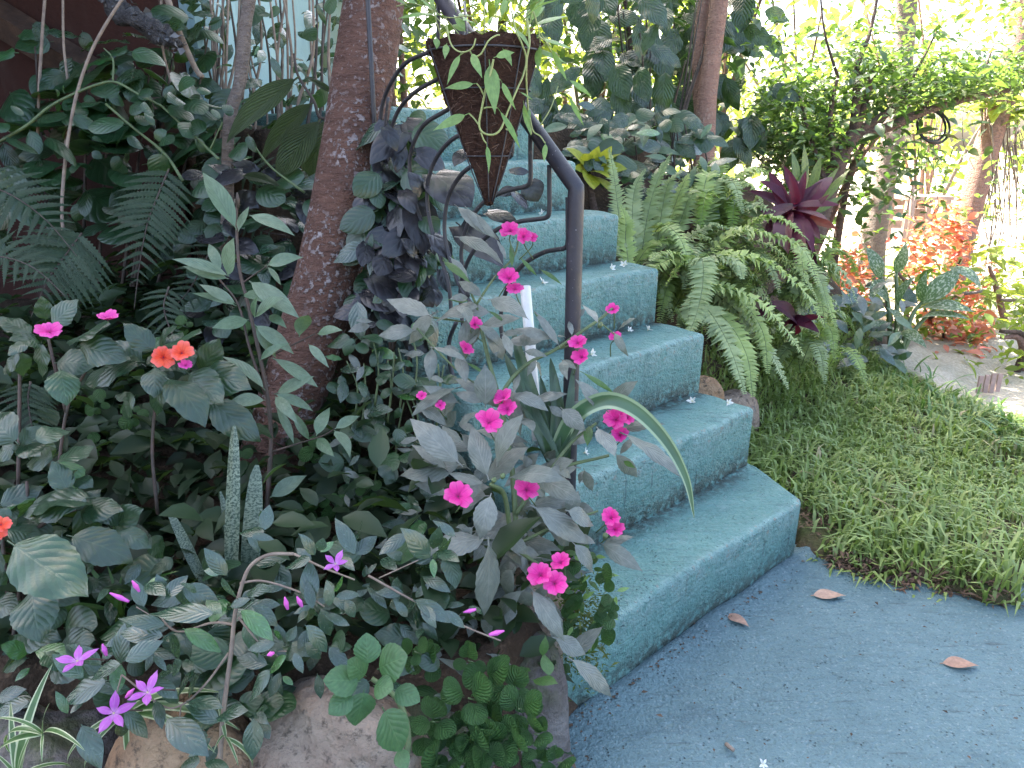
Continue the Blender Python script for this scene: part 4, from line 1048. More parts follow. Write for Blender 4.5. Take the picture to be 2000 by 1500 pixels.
stem_px(rib, M_TWIGD, Z1, [(1900, 640), (1790, 660), (1750, 560), (1665, 425), (1640, 300)], 2.3, .006, .004)
# thicket of thin upright stems in front of the mint wall
thk = thing('thicket', 'tangle of thin upright twiggy stems in front of the mint wall', 'shrub', P(590, 400, 3.0))
for i in range(34):
    x0 = random.uniform(1120, 1900); x1 = x0 + random.uniform(-160, 120)
    dd = random.uniform(2.7, 3.4)
    stem_px(thk, random.choice((M_TWIG, M_TWIGD, M_TWIG)), Z1, [(x0, 900), (x0 * .7 + x1 * .3 + random.uniform(-30, 30), 600), (x0 * .4 + x1 * .6 + random.uniform(-40, 40), 300), (x1, -80)], dd, random.uniform(.004, .010), .004, d1=dd + random.uniform(-.2, .2))
for i in range(230):
    x, y = random.uniform(950, 2250), random.uniform(-60, 900)
    a = random.uniform(0, 6.28); L = random.uniform(60, 150); dd = random.uniform(2.6, 3.4)
    B = P(*zpt(Z1, x, y), dd); T = P(*zpt(Z1, x + math.cos(a) * L, y + abs(math.sin(a)) * L), dd + random.uniform(-.1, .1))
    leaf(thk, random.choice((L_HEART, L_GLOS, L_DARK)), B, T, None, random.uniform(.6, .9))

# ------------------------------------------------------------------ dark metallic-leaved plant beside the stairs
phl = thing('philodendron', 'dark plant with glossy pewter-purple leaves between trunk and railing', 'foliage plant', P(790, 680, 1.95))
A = [(690, 960, 915, 1155, 1.05), (610, 1090, 650, 1425, .75), (830, 1240, 1090, 1490, .75), (990, 1180, 1170, 1235, .7), (1140, 1050, 1225, 1165, .8), (1235, 1010, 1290, 1125, 1.3), (905, 840, 820, 930, 1.0), (590, 860, 770, 940, .9), (420, 700, 500, 845, .8), (1120, 960, 1240, 960, .6), (640, 1090, 560, 960, .9), (690, 1300, 800, 1450, .9), (840, 1290, 930, 1400, .9), (1160, 1060, 1060, 1090, .8)]
leaves_px(phl, L_PHIL, Z2, A, 1.95, .05, wsc=1.3)
A = [(470, 170, 280, 160, 1), (480, 190, 520, 410, .8), (300, 380, 190, 460, .8), (350, 400, 460, 475, .8), (400, 130, 320, 230, 1), (540, 150, 440, 60, 1), (560, 240, 480, 330, .9), (460, 60, 380, -40, 1), (300, 60, 250, 170, 1), (560, 40, 480, 0, .9), (430, 280, 350, 330, 1), (250, 300, 180, 240, 1), (600, 120, 640, 260, .6), (330, -60, 240, 20, 1), (420, -160, 330, -70, 1), (250, -120, 330, -20, 1)]
leaves_px(phl, L_PHIL, Z5, A, 2.0, .08, wsc=1.25, extra=.6)
for pts in ([(300, 700), (380, 400), (470, 180), (540, -120)], [(420, 700), (480, 300), (560, 60)], [(330, 600), (300, 200), (300, -150)]):
    stem_px(phl, M_STEMR, Z5, pts, 2.05, .008, .004)
lf = thing('foliage_plant', 'plant with broad dark green leaves pressed behind the thick trunk', 'foliage plant', P(700, 700, 2.2))
leaves_px(lf, L_HEART, Z5, [(160, 120, 170, 370, .85), (60, 60, 140, 160, .9), (230, 130, 130, 240, .9), (130, -80, 60, 60, .8), (200, -60, 260, 60, .9), (70, 200, 20, 320, .7)], 2.15, .03)
leaves_px(lf, L_HEART, Z2, [(470, 780, 640, 830, .7), (560, 700, 640, 780, .8), (500, 860, 420, 980, .8), (540, 900, 470, 1010, .8), (580, 620, 640, 700, .9), (640, 980, 760, 1180, .5), (430, 960, 380, 1080, .9), (460, 1160, 400, 1260, .9), (480, 1240, 410, 1360, .9), (330, 1340, 420, 1400, .8), (640, 860, 690, 830, .7)], 2.15, .06)
# green plants on the ground between trunk and stairs
grn = thing('ground_plant', 'mixed low green leafy plants filling the bed between trunk and stairs', 'ground cover', P(760, 900, 1.8))
for i in range(150):
    x, y = random.uniform(40, 640), random.uniform(420, 1560)
    if x > 480 and y < 560: continue
    dd = 1.95 - (y - 420) / 1140 * .25 + random.uniform(-.05, .06)
    a = random.uniform(-.4, 3.5); L = random.uniform(80, 165)
    B = P(*zpt(Z5, x, y), dd); T = P(*zpt(Z5, x + math.cos(a) * L, y + math.sin(a) * L * .8), dd - random.uniform(-.02, .06))
    leaf(grn, random.choice((L_BROAD, L_HEART, L_GLOS, L_IMP)), B, T, None, random.uniform(.8, 1.1))
for i in range(16):
    x, y = random.uniform(60, 600), random.uniform(600, 1500)
    stem_px(grn, M_STEMG, Z5, [(x, y + 200), (x + 20, y), (x + random.uniform(-60, 60), y - 150)], 1.9, .003, .002)
# small round-leaved plants in the dark lower middle
lowp = thing('ground_plant', 'small bright green round-leaved plants in the dark gap below the trunk', 'ground cover', P(560, 1150, 1.75))
for (x, y, n, L) in ((190, 790, 7, 35), (310, 1085, 7, 38), (585, 1050, 8, 42), (650, 985, 7, 40), (490, 650, 5, 36), (160, 1000, 6, 34), (600, 1000, 6, 34), (190, 870, 5, 32), (80, 870, 6, 40), (540, 1110, 6, 36), (690, 1040, 6, 34), (360, 640, 5, 30), (260, 810, 6, 40), (470, 900, 6, 40), (660, 1180, 6, 40), (720, 1120, 7, 44), (620, 880, 6, 44), (720, 960, 6, 44)):
    dd = 1.72 if y > 900 else 1.85
    C = P(x, y, dd); a0 = random.uniform(0, 6)
    for i in range(n):
        a = a0 + i * 2.4
        k = (.4 + .6 * (i / n))
        B = P(x + math.cos(a) * 4, y + math.sin(a) * 4, dd); T = P(x + math.cos(a) * L * k, y + math.sin(a) * L * k, dd + .02 * k)
        leaf(lowp, L_ROUND, B, T, (CAMV - C).normalized() + UPV * .3, .85)
# dark leaf litter and undergrowth nobody could count
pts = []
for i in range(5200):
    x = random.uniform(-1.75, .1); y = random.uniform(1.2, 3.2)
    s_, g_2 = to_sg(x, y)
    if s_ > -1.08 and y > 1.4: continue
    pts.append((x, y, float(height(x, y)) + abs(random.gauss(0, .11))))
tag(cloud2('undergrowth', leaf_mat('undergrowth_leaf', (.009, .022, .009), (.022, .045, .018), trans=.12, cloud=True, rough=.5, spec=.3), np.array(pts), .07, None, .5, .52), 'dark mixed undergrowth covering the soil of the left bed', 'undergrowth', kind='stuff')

# weeds and moss creeping over the left ends of the lowest steps, and leaves between the boulders
wd = thing('weeds', 'small straggling weeds and moss creeping over the left end of the bottom step', 'weeds', SG(-1.03, -.2, .2))
for i in range(110):
    x, y = random.uniform(1090, 1215), random.uniform(1040, 1300)
    if x > 1215 - abs(y - 1180) * .5: continue
    dd = 1.60 - (y - 1040) / 260 * .06
    a = random.uniform(-.9, 2.4); L = random.uniform(14, 34)
    B = P(x, y, dd); leaf(wd, random.choice((L_VINE, L_ROUND, L_IMPG)), B, P(x + math.cos(a) * L, y + math.sin(a) * L, dd - random.uniform(-.01, .03)), None, random.uniform(.8, 1.3))
pts = np.array([tuple(P(1135 + random.gauss(0, 26), 1225 + random.gauss(0, 50), 1.6 + random.gauss(0, .02))) for i in range(900)])
mo = cloud('moss', leaf_mat('moss_tip', (.07, .10, .015), (.12, .14, .03), trans=.2, cloud=True, rough=.8), pts, .012, wd, .5, .3); mo['kind'] = 'stuff'
fill = thing('ground_plant', 'dark rounded leaves crowding between the boulders and the violet-flowered shrub', 'ground cover', P(500, 1420, 1.35))
for i in range(150):
    x, y = random.uniform(-20, 900), random.uniform(1080, 1400)
    if y > 1330 and 560 < x < 800: continue
    dd = 1.42 - (y - 1080) / 320 * .12 + random.uniform(-.03, .05)
    a = random.uniform(-.6, 3.7); L = random.uniform(45, 95)
    B = P(x, y, dd); leaf(fill, random.choice((L_BROAD, L_GLOS, L_HEART)), B, P(x + math.cos(a) * L, y + math.sin(a) * L * .8, dd - random.uniform(-.02, .05)), None, random.uniform(.9, 1.2))
# plants covering the side of the stairs behind the trunk
sdp = thing('ground_plant', 'shadowy leafy plants against the side of the stairs behind the sapling', 'ground cover', P(560, 560, 2.3))
for i in range(130):
    x, y = random.uniform(380, 640), random.uniform(330, 640)
    dd = random.uniform(2.25, 2.45); a = random.uniform(-.6, 3.7); L = random.uniform(35, 75)
    B = P(x, y, dd); leaf(sdp, random.choice((L_HEART, L_GLOS, L_PHIL)), B, P(x + math.cos(a) * L, y + math.sin(a) * L * .8, dd - .04), None, random.uniform(.9, 1.2))

# dark leaves that hang over the left ends of the upper steps, between trunk and railing
hang = thing('foliage_plant', 'dark glossy leaf mass over the left ends of the upper steps', 'foliage plant', P(760, 640, 1.98))
for pts in ([(740, 660), (735, 520), (760, 380), (800, 280)], [(720, 660), (715, 480), (730, 300)], [(760, 660), (780, 540), (830, 450)]):
    stem(hang, M_STEMR, [P(x, y, 2.08) for x, y in pts], .006, .003)
for i in range(120):
    y = random.uniform(250, 650)
    x = random.uniform(690 + (650 - y) * .14, np.interp(y, [240, 330, 450, 560, 650], [790, 815, 825, 835, 845]))
    dd = random.uniform(1.97, 2.1); a = random.uniform(.2, 2.9); L = random.uniform(45, 95)
    B = P(x, y - 30, dd); leaf(hang, random.choice((L_PHIL, L_PHIL, L_HEART, L_GLOS)), B, P(x + math.cos(a) * L, y - 30 + math.sin(a) * L, dd + random.uniform(-.05, .02)), None, random.uniform(.8, 1.2))

# dim leaves in front of the terracotta wall
dim = thing('shrub', 'dim broad-leaved shrub in the deep shade before the terracotta wall', 'shrub', P(160, 560, 2.8))
for i in range(8):
    x = random.uniform(-40, 420)
    stem(dim, M_TWIGD, [P(x * .6 + 60, 560, 2.8), P(x * .8 + 30, 330, 2.75), P(x, random.uniform(20, 160), 2.7)], .007, .003)
for i in range(130):
    x, y = random.uniform(-40, 470), random.uniform(30, 470)
    dd = random.uniform(2.5, 2.9); a = random.uniform(-.3, 3.4); L = random.uniform(50, 110)
    B = P(x, y, dd); leaf(dim, random.choice((L_BROAD, L_HEART, L_DARK)), B, P(x + math.cos(a) * L, y + math.sin(a) * L * .8, dd - random.uniform(-.05, .1)), None, random.uniform(.7, 1.1))

# ------------------------------------------------------------------ railing
def paint_metal(name, c1, c2, rough=.38):
    N = NT(name); p = N.pos()
    a = N.noise(p, 25, 5, .65); b = N.noise(p, 140, 3)
    col = N.mix(N.ramp(a, .35, .7), c1, c2)
    col = N.mix(N.ramp(N.noise(p, 60, 4), .64, .72, 0, .8), col, (.10, .075, .06))
    col = N.mix(N.ramp(b, .7, .76, 0, .7), col, (.4, .38, .42))
    return N.done(N.bsdf(col, N.ramp(a, .3, .7, rough, rough + .2), .5, N.bump(N.math('ADD', a, N.math('MULTIPLY', b, .4)), .35, .004)))
M_RAIL = paint_metal('dark_violet_grey_paint', (.017, .015, .022), (.030, .026, .035))
M_IRON = paint_metal('dark_iron', (.018, .017, .022), (.035, .032, .035), .42)
POST = Vector((.1335, 1.595, 0))
rail = thing('handrail', 'dark metal stair railing with one post, sloping pipe and scrolled bars', 'railing', (POST.x, POST.y, HS[1]))
TOPZ = 1.160
PT = Vector((POST.x, POST.y, TOPZ))
RD = Vector((-TY * .2145, TX * .2145, .1985))          # one step up along the stairs
Geo().tube([(POST.x, POST.y, HS[1] - .01), (POST.x, POST.y, .6), (POST.x, POST.y, TOPZ - .012), PT, PT + RD * .05, PT + RD * 5.2], .0175, .0175, 20, 1, True, smooth=False).build('rail_pipe', M_RAIL, rail)
pl = Geo(); pl.tube([(POST.x, POST.y, HS[1] - .002), (POST.x, POST.y, HS[1] + .006)], .05, .05, 16, 1, smooth=False); pl.build('base_plate', M_RAIL, rail)
p2 = PT + RD * 3.55
Geo().tube([(p2.x, p2.y, HS[4]), p2], .0065, .0065, 12, 1, smooth=False).build('post', M_IRON, rail)
def on_rail_plane(px, py):
    n = Vector((TX, TY, 0)); r = P(px, py, 1) - CAMV
    t = (PT - CAMV).dot(n) / r.dot(n)
    return CAMV + r * t
def bar(pts, r=.0055):
    Geo().tube([on_rail_plane(x, y) for x, y in pts], r, r, 8, 5).build('scroll_bar', M_IRON, rail)
bar([(1109, 385), (1109, 430), (1109, 470), (1104, 484), (1085, 488), (1060, 494), (1021, 518), (992, 560), (978, 620), (985, 690)])
bar([(1073, 322), (1073, 370), (1073, 410), (1068, 424), (1050, 428), (1010, 434), (965, 452), (925, 490), (902, 545), (900, 600), (905, 640)])
bar([(1036, 262), (1036, 310), (1036, 352), (1028, 364), (1010, 368), (975, 378), (940, 400), (913, 440), (901, 490), (905, 530), (915, 580)])
bar([(1000, 196), (1000, 250), (1000, 296), (990, 308), (960, 312), (916, 328), (890, 356), (874, 392), (868, 440), (872, 480), (882, 515), (899, 560), (925, 600)])
bar([(962, 142), (962, 190), (962, 232), (952, 246), (925, 252), (884, 272), (855, 304), (839, 341), (834, 380), (840, 435), (858, 495), (876, 555), (882, 620)])
bar([(925, 90), (925, 140), (925, 180), (915, 194), (895, 202), (868, 218), (828, 244), (806, 285), (800, 330), (812, 400), (840, 470)])
bar([(892, 42), (892, 90), (892, 125), (882, 142), (860, 152), (808, 182), (775, 222), (760, 280), (765, 340), (790, 420)])
bar([(856, -8), (856, 50), (854, 84), (842, 100), (800, 118), (772, 148), (748, 200), (740, 270)])
bar([(892, 628), (879, 660), (877, 690), (884, 732), (909, 790), (950, 850)], .006)
bar([(758, 190), (752, 260), (760, 330)], .004)

# white plastic pipe standing between the plants and the steps
pipe = Geo().tube([P(1026, 560, 1.72), P(1036, 680, 1.7), P(1050, 860, 1.68)], .0125, .0125, 14, 4).build('plastic_pipe', simple_mat('white_plastic', (.72, .72, .70), (.62, .62, .62), 20, .45))
tag(pipe, 'thin white plastic pipe standing behind the magenta flowers', 'pipe')

# ------------------------------------------------------------------ hanging basket of coconut fibre
def coir_mat():
    N = NT('coconut_fibre'); p = N.obj()
    w = N.n('ShaderNodeTexNoise'); N.l(p, w.inputs[0]); w.inputs['Scale'].default_value = 14; w.inputs['Distortion'].default_value = 3.5; w.inputs['Detail'].default_value = 7; w.inputs['Roughness'].default_value = .75
    f = N.noise(N.scale(p, (60, 60, 260)), 1.2, 5, .7)
    col = N.mix(N.ramp(w.outputs[0], .32, .68), (.050, .026, .020), (.105, .056, .040))
    col = N.mix(N.ramp(f, .55, .7, 0, .4), col, (.19, .115, .08))
    return N.done(N.bsdf(col, .95, .1, N.bump(N.math('ADD', f, w.outputs[0]), 1.0, .02)))
M_COIR = coir_mat()
BD = 1.50
bc = P(946, 82, BD); btip = P(955, 400, BD)
br = 113 / FOC * BD
basket = thing('hanging_basket', 'cone-shaped brown coconut-fibre basket hung on the railing', 'basket', btip)
V, F = [], []
nr, na = 26, 48
for layer in (0, 1):
    for i in range(nr + 1):
        t = i / nr
        c = btip.lerp(bc, t)
        if layer == 0: rr = max(.006, br * t ** .87) * (1 + .012 * math.sin(t * 20))
        else: rr = max(.002, br * t ** .87 - .014)
        for k in range(na):
            a = 2 * math.pi * k / na
            fr_ = rr + RNG.normal() * .0014 + .003 * math.sin(a * 5 + t * 6)
            V.append((c.x + math.cos(a) * fr_, c.y + math.sin(a) * fr_, c.z + (RNG.normal() * .004 if i == nr else 0) - layer * .002))
for layer in (0, 1):
    o0 = layer * (nr + 1) * na
    for i in range(nr):
        for k in range(na):
            a, b = o0 + i * na + k, o0 + i * na + (k + 1) % na
            F.append((a, b, b + na, a + na) if layer == 0 else (a + na, b + na, b, a))
o1 = nr * na; o2 = (nr + 1) * na + nr * na
for k in range(na):
    k2 = (k + 1) % na
    F.append((o1 + k, o1 + k2, o2 + k2, o2 + k))
F.append(tuple(reversed(range(na))))
place('liner', mesh_of('liner', V, F, M_COIR), basket)
# loose fibres
g = Geo()
fv, ff = [], []
for i in range(350):
    t = random.uniform(.03, 1.0) ** .6; a = random.uniform(0, 6.28)
    c = btip.lerp(bc, t); rr = br * t ** .87
    p0 = c + Vector((math.cos(a) * rr, math.sin(a) * rr, 0))
    out_ = Vector((math.cos(a), math.sin(a), 0)); tan = Vector((-math.sin(a), math.cos(a), 0))
    d1 = (tan * random.uniform(-1, 1) + UPV * random.uniform(-1, 1) + out_ * random.uniform(-.05, .3)).normalized()
    L = random.uniform(.01, .035)
    m_ = p0 + d1 * L * .5 + out_ * .004; e = p0 + d1 * L + out_ * random.uniform(-.003, .006)
    w_ = d1.cross(out_).normalized() * .00045
    b0 = len(fv)
    fv += [p0 - w_, p0 + w_, m_ + w_, m_ - w_, e]
    ff += [(b0, b0 + 1, b0 + 2, b0 + 3), (b0 + 3, b0 + 2, b0 + 4)]
fo = place('fibre', mesh_of('fibre', [tuple(q) for q in fv], ff, simple_mat('fibre_strand', (.13, .075, .05), (.08, .045, .03), 40, .8), None, False), basket)
fo['kind'] = 'stuff'
for t, rw in ((.935, .0022), (.70, .0016), (.30, .0014)):
    c = btip.lerp(bc, t); rr = br * t ** .87 + .004
    ring = [c + Vector((math.cos(a) * rr, math.sin(a) * rr, 0)) for a in np.linspace(0, 2 * math.pi, 40)]
    Geo().tube(ring, rw, rw, 6, 1, False, smooth=False).build('wire_ring', M_IRON, basket)
for a in (-.35, .9, 2.2, 3.6, 4.75, 5.4):
    ln = []
    for t in (.02, .2, .45, .7, .96):
        c = btip.lerp(bc, t); rr = br * t ** .87 + .0055
        ln.append(c + Vector((math.cos(a) * rr, math.sin(a) * rr, 0)))
    Geo().tube(ln, .0014, .0014, 5, 4).build('wire', M_IRON, basket)
hk = on_rail_plane(908, 40) + Vector((0, 0, .02))
Geo().tube([P(912, 100, BD + .01), P(912, 60, BD + .02), hk + Vector((0, -.02, .01)), hk + Vector((0, .02, .01)), P(905, 90, BD + .12)], .003, .003, 6, 5).build('hook', M_IRON, basket)

vine = thing('trailing_vine', 'light green vine with narrow leaves trailing out of the basket', 'vine', bc)
M_VST = simple_mat('vine_stem', (.30, .34, .13), (.24, .27, .10), 30, .5)
def fr_d(x, y):     # distance of the basket's front at a place in the picture
    px, py = zpt(Z2, x, y)
    t = max(0.02, min(1, (400 - py) / 318)); rr = br * t ** .87
    off = (px - (955 - 9 * t)) / FOC * BD
    return BD - math.sqrt(max(0, rr * rr - off * off)) - .012
def vst(pts, r=.0017):
    Geo().tube([P(*zpt(Z2, x, y), fr_d(x, y)) for x, y in pts], r, r * .8, 6, 5).build('stem', M_VST, vine)
vst([(1040, 330), (1020, 420), (1000, 480), (975, 600), (960, 680), (965, 720), (990, 745), (1030, 752), (1065, 738), (1090, 700), (1120, 620), (1170, 500), (1205, 420), (1222, 330), (1200, 250), (1165, 170), (1140, 60)], .0022)
vst([(1225, 100), (1240, 230), (1225, 330), (1222, 450), (1232, 600), (1250, 750)], .0024)
vst([(775, 130), (800, 240), (840, 285), (890, 288), (925, 262), (940, 215)])
vst([(930, 320), (970, 300), (1010, 230), (1050, 200), (1075, 195)])
vst([(1000, 480), (1010, 445), (1045, 437), (1078, 445)]); vst([(985, 605), (1010, 598), (1060, 602)]); vst([(960, 700), (930, 660), (905, 635)]); vst([(985, 530), (965, 490), (945, 465)]); vst([(970, 740), (985, 780), (1000, 800)]); vst([(1110, 720), (1140, 735), (1165, 770)])
vst([(1240, 640), (1260, 730), (1300, 760), (1328, 800)]); vst([(1260, 60), (1290, 160), (1300, 240)]); vst([(1290, 200), (1350, 250), (1360, 260)]); vst([(1300, 180), (1380, 320), (1440, 440)], .0013); vst([(1300, 700), (1360, 600), (1400, 480)], .0013); vst([(880, 290), (865, 300), (850, 310)], .001); vst([(905, 282), (912, 290), (915, 300)], .001)
V2 = [(1040, 322, 1158, 292, 1.5), (912, 285, 978, 438, .95), (862, 290, 780, 475, .7), (948, 465, 768, 492, 1.0), (1078, 442, 1165, 615, .65), (905, 632, 700, 730, .9), (1062, 600, 1190, 835, .5), (1000, 798, 1012, 972, .6), (1330, 790, 1322, 905, .9), (1300, 245, 1290, 400, 1.1), (1355, 255, 1452, 455, .55), (1450, 438, 1590, 542, .7), (1455, 525, 1545, 705, .5), (722, 205, 722, 275, 1.6), (780, 240, 768, 332, 1.3), (1205, 560, 1250, 760, .6), (1180, 510, 1260, 560, .5), (1240, 600, 1235, 690, .7)]
for bx, by, tx, ty, w in V2:
    B = P(*zpt(Z2, bx, by), fr_d(bx, by) - .004); T = P(*zpt(Z2, tx, ty), min(fr_d(tx, ty), fr_d(bx, by)) - random.uniform(.005, .02))
    leaf(vine, L_VINE, B, T, (CAMV - B).normalized() + UPV * .5 + Vector((random.uniform(-.5, .5), 0, 0)), w)
for i in range(46):      # the tuft standing out of the rim
    a = random.uniform(0, 6.28); rr = random.uniform(.2, .95) * br
    B = bc + Vector((math.cos(a) * rr, math.sin(a) * rr, random.uniform(-.01, .05)))
    d = Vector((math.cos(a) * random.uniform(.1, .9), math.sin(a) * random.uniform(.1, .9), random.uniform(-.5, 1.2))).normalized()
    if i % 3 == 0:
        Geo().tube([bc + (B - bc) * .5 - UPV * .02, B, B + d * .06, B + d * .10 + UPV * random.uniform(-.04, .04)], .0014, .001, 5, 3).build('stem', M_VST, vine)
    leaf(vine, L_VINE, B + d * .05, B + d * random.uniform(.10, .17), UPV + Vector((random.uniform(-.6, .6), -.5, 0)), random.uniform(.7, 1.2))

# ------------------------------------------------------------------ sword-leaved plant at the foot of the post
M_SWORD = leaf_mat('sword_leaf', (.035, .075, .04), (.05, .10, .05), (.09, .13, .08), 2, .1, .34, .55, .06, bump=.2)
sw = thing('sword_plant', 'dark sword-leaved plant by the railing post with one long arching leaf', 'foliage plant', P(1100, 930, 1.62))
L_SW = leaf_set('leaf', M_SWORD, 3, w=.13, droop=.4, fold=.6, base=.25, peak=.3, rows=12, petiole=0)
B = P(1095, 905, 1.6)
for tx, ty, dd, w in ((1055, 735, 1.65, 1), (1075, 700, 1.66, 1), (1085, 730, 1.6, .9), (1120, 715, 1.62, .8), (1000, 640, 1.68, .8), (985, 690, 1.66, .9), (1020, 790, 1.58, .9), (1150, 800, 1.56, .9), (1060, 850, 1.52, 1)):
    leaf(sw, L_SW, B + Vector((random.uniform(-.02, .02), random.uniform(-.02, .02), 0)), P(tx, ty, dd), (CAMV - B).normalized(), w)
# the long arching leaf
arc = smooth_path([P(1085, 880, 1.6), P(1120, 815, 1.56), P(1180, 782, 1.52), P(1240, 800, 1.49), (P(1300, 860, 1.47)), P(1340, 935, 1.46), P(1356, 1012, 1.46)], 5)
V, F, UV = [], [], []
for i, c in enumerate(arc):
    t = i / (len(arc) - 1)
    dr = (arc[min(i + 1, len(arc) - 1)] - arc[max(i - 1, 0)]).normalized()
    x = dr.cross((CAMV - c).normalized()); x.normalize(); n = x.cross(dr)
    hw = .017 * (1 - t ** 1.6) ** .8 * (.8 + .4 * math.sin(min(1, t * 2) * 1.57)) + .0006
    for u in (-1, 0, 1):
        V.append(tuple(c + x * u * hw + n * (.0 if u == 0 else .55 * hw))); UV.append((u * .5 + .5, t))
for i in range(len(arc) - 1):
    for j in range(2):
        q = i * 3 + j; F.append((q, q + 1, q + 4, q + 3))
place('leaf', mesh_of('leaf', V, F, leaf_mat('sword_leaf_edged', (.045, .10, .05), (.05, .11, .055), None, trans=.1, edge=(.22, .29, .18), rough=.32)
                      , UV), sw)

# ------------------------------------------------------------------ lawn
def grass():
    n = 75000
    x = RNG.uniform(.8, 3.6, n); y = RNG.uniform(1.7, 4.9, n)
    dx, dy = x - S0X, y - S0Y
    s, g = dx * TX + dy * TY, -dx * TY + dy * TX
    lmk = lawn_mask(x, y)
    bare = vnoise(x * 2.2 + 3, y * 2.0) + .6 * vnoise(x * 6, y * 7 + 1)
    near = np.exp(-(np.minimum(np.abs(s - .05), 9) / .12) ** 2) * (g > -.3)
    dens = np.clip(.75 - .6 * (bare > .5) - .75 * near, .05, 1)
    keep = (lmk > .04) & (RNG.random(n) < dens * (.5 + .5 * lmk)) & ((s > .03) | (g < -.27)) & (g < .75) & (s < 3.0) 
    x, y = x[keep], y[keep]; n = len(x)
    z = height(x, y) - .004
    hh = RNG.uniform(.045, .10, n) * np.where(RNG.random(n) < .25, 1.4, 1) * (.5 + .5 * lmk[keep]) * (1 + .5 * np.clip(vnoise(x * 1.7, y * 1.9), -1, 1))
    w = RNG.uniform(.0026, .0052, n)
    a = RNG.uniform(0, 2 * np.pi, n)
    d = np.stack([np.cos(a), np.sin(a), np.zeros(n)], 1); sd_ = np.stack([-np.sin(a), np.cos(a), np.zeros(n)], 1)
    lean = RNG.uniform(.25, 1.25, n)
    eg = (lmk[keep] < .6) & (RNG.random(n) < .7)
    out_ = np.array([-.55, -.83, 0.]) + RNG.normal(size=(n, 3)) * np.array([.5, .5, 0]); out_ /= np.linalg.norm(out_, axis=1)[:, None]
    d = np.where(eg[:, None], out_, d); sd_ = np.where(eg[:, None], np.stack([-out_[:, 1], out_[:, 0], out_[:, 2]], 1), sd_)
    lean = np.where(eg, RNG.uniform(1.0, 1.6, n), lean)
    p0 = np.stack([x, y, z], 1)
    up = np.array([0, 0, 1.])
    p1 = p0 + (up * .55 + d * lean[:, None] * .30) * hh[:, None]
    p2 = p0 + (up * (.85 - .35 * lean[:, None]) + d * lean[:, None] * .95) * hh[:, None]
    V = np.stack([p0 - sd_ * w[:, None], p0 + sd_ * w[:, None], p1 + sd_ * w[:, None] * 1.1, p1 - sd_ * w[:, None] * 1.1, p2], 1).reshape(-1, 3)
    o = np.arange(n)[:, None] * 5
    F = np.concatenate([o + np.array([[0, 1, 2]]), o + np.array([[0, 2, 3]]), o + np.array([[3, 2, 4]])], 0)
    rnd = np.repeat(np.clip(RNG.random(n) * .8 + .25 * (bare[keep] > .3) * RNG.random(n), 0, 1), 5)
    m = leaf_mat('grass_blade', (.17, .25, .05), (.33, .40, .15), trans=.28, cloud=True, c3=(.40, .33, .19), rough=.45, spec=.4, tcol=(.3, .45, .08))
    return tag(place('grass', mesh_of('grass', V, F, m, np.tile(np.array([(.3, 0), (.7, 0), (.7, .6), (.3, .6), (.5, 1.)]), (n, 1)), False, {'rnd': rnd})), 'short broad-bladed lawn grass beside the steps', 'grass', kind='stuff')
grass()
# dead thatch and leaf crumbs on the soil next to the steps
pts = []
for i in range(4200):
    q = SG(random.uniform(.0, .45), random.uniform(-.25, .45)); s_, g_2 = to_sg(q.x, q.y)
    if random.random() < .6:
        t_ = random.random(); q = Vector(LAWN_A + (0,)).lerp(Vector(LAWN_B + (0,)), t_) + Vector((.55, .83, 0)) * abs(random.gauss(0, .05))
    if float(lawn_mask(q.x, q.y)) > .02: pts.append((q.x, q.y, float(height(q.x, q.y)) + random.uniform(.002, .02)))
tag(cloud('leaf_litter', leaf_mat('litter', (.20, .13, .09), (.12, .07, .05), trans=.05, cloud=True, rough=.8, spec=.15), np.array(pts), .022, None, .85, .25), 'brown dead grass and leaf crumbs at the edge of the lawn', 'litter', kind='stuff')

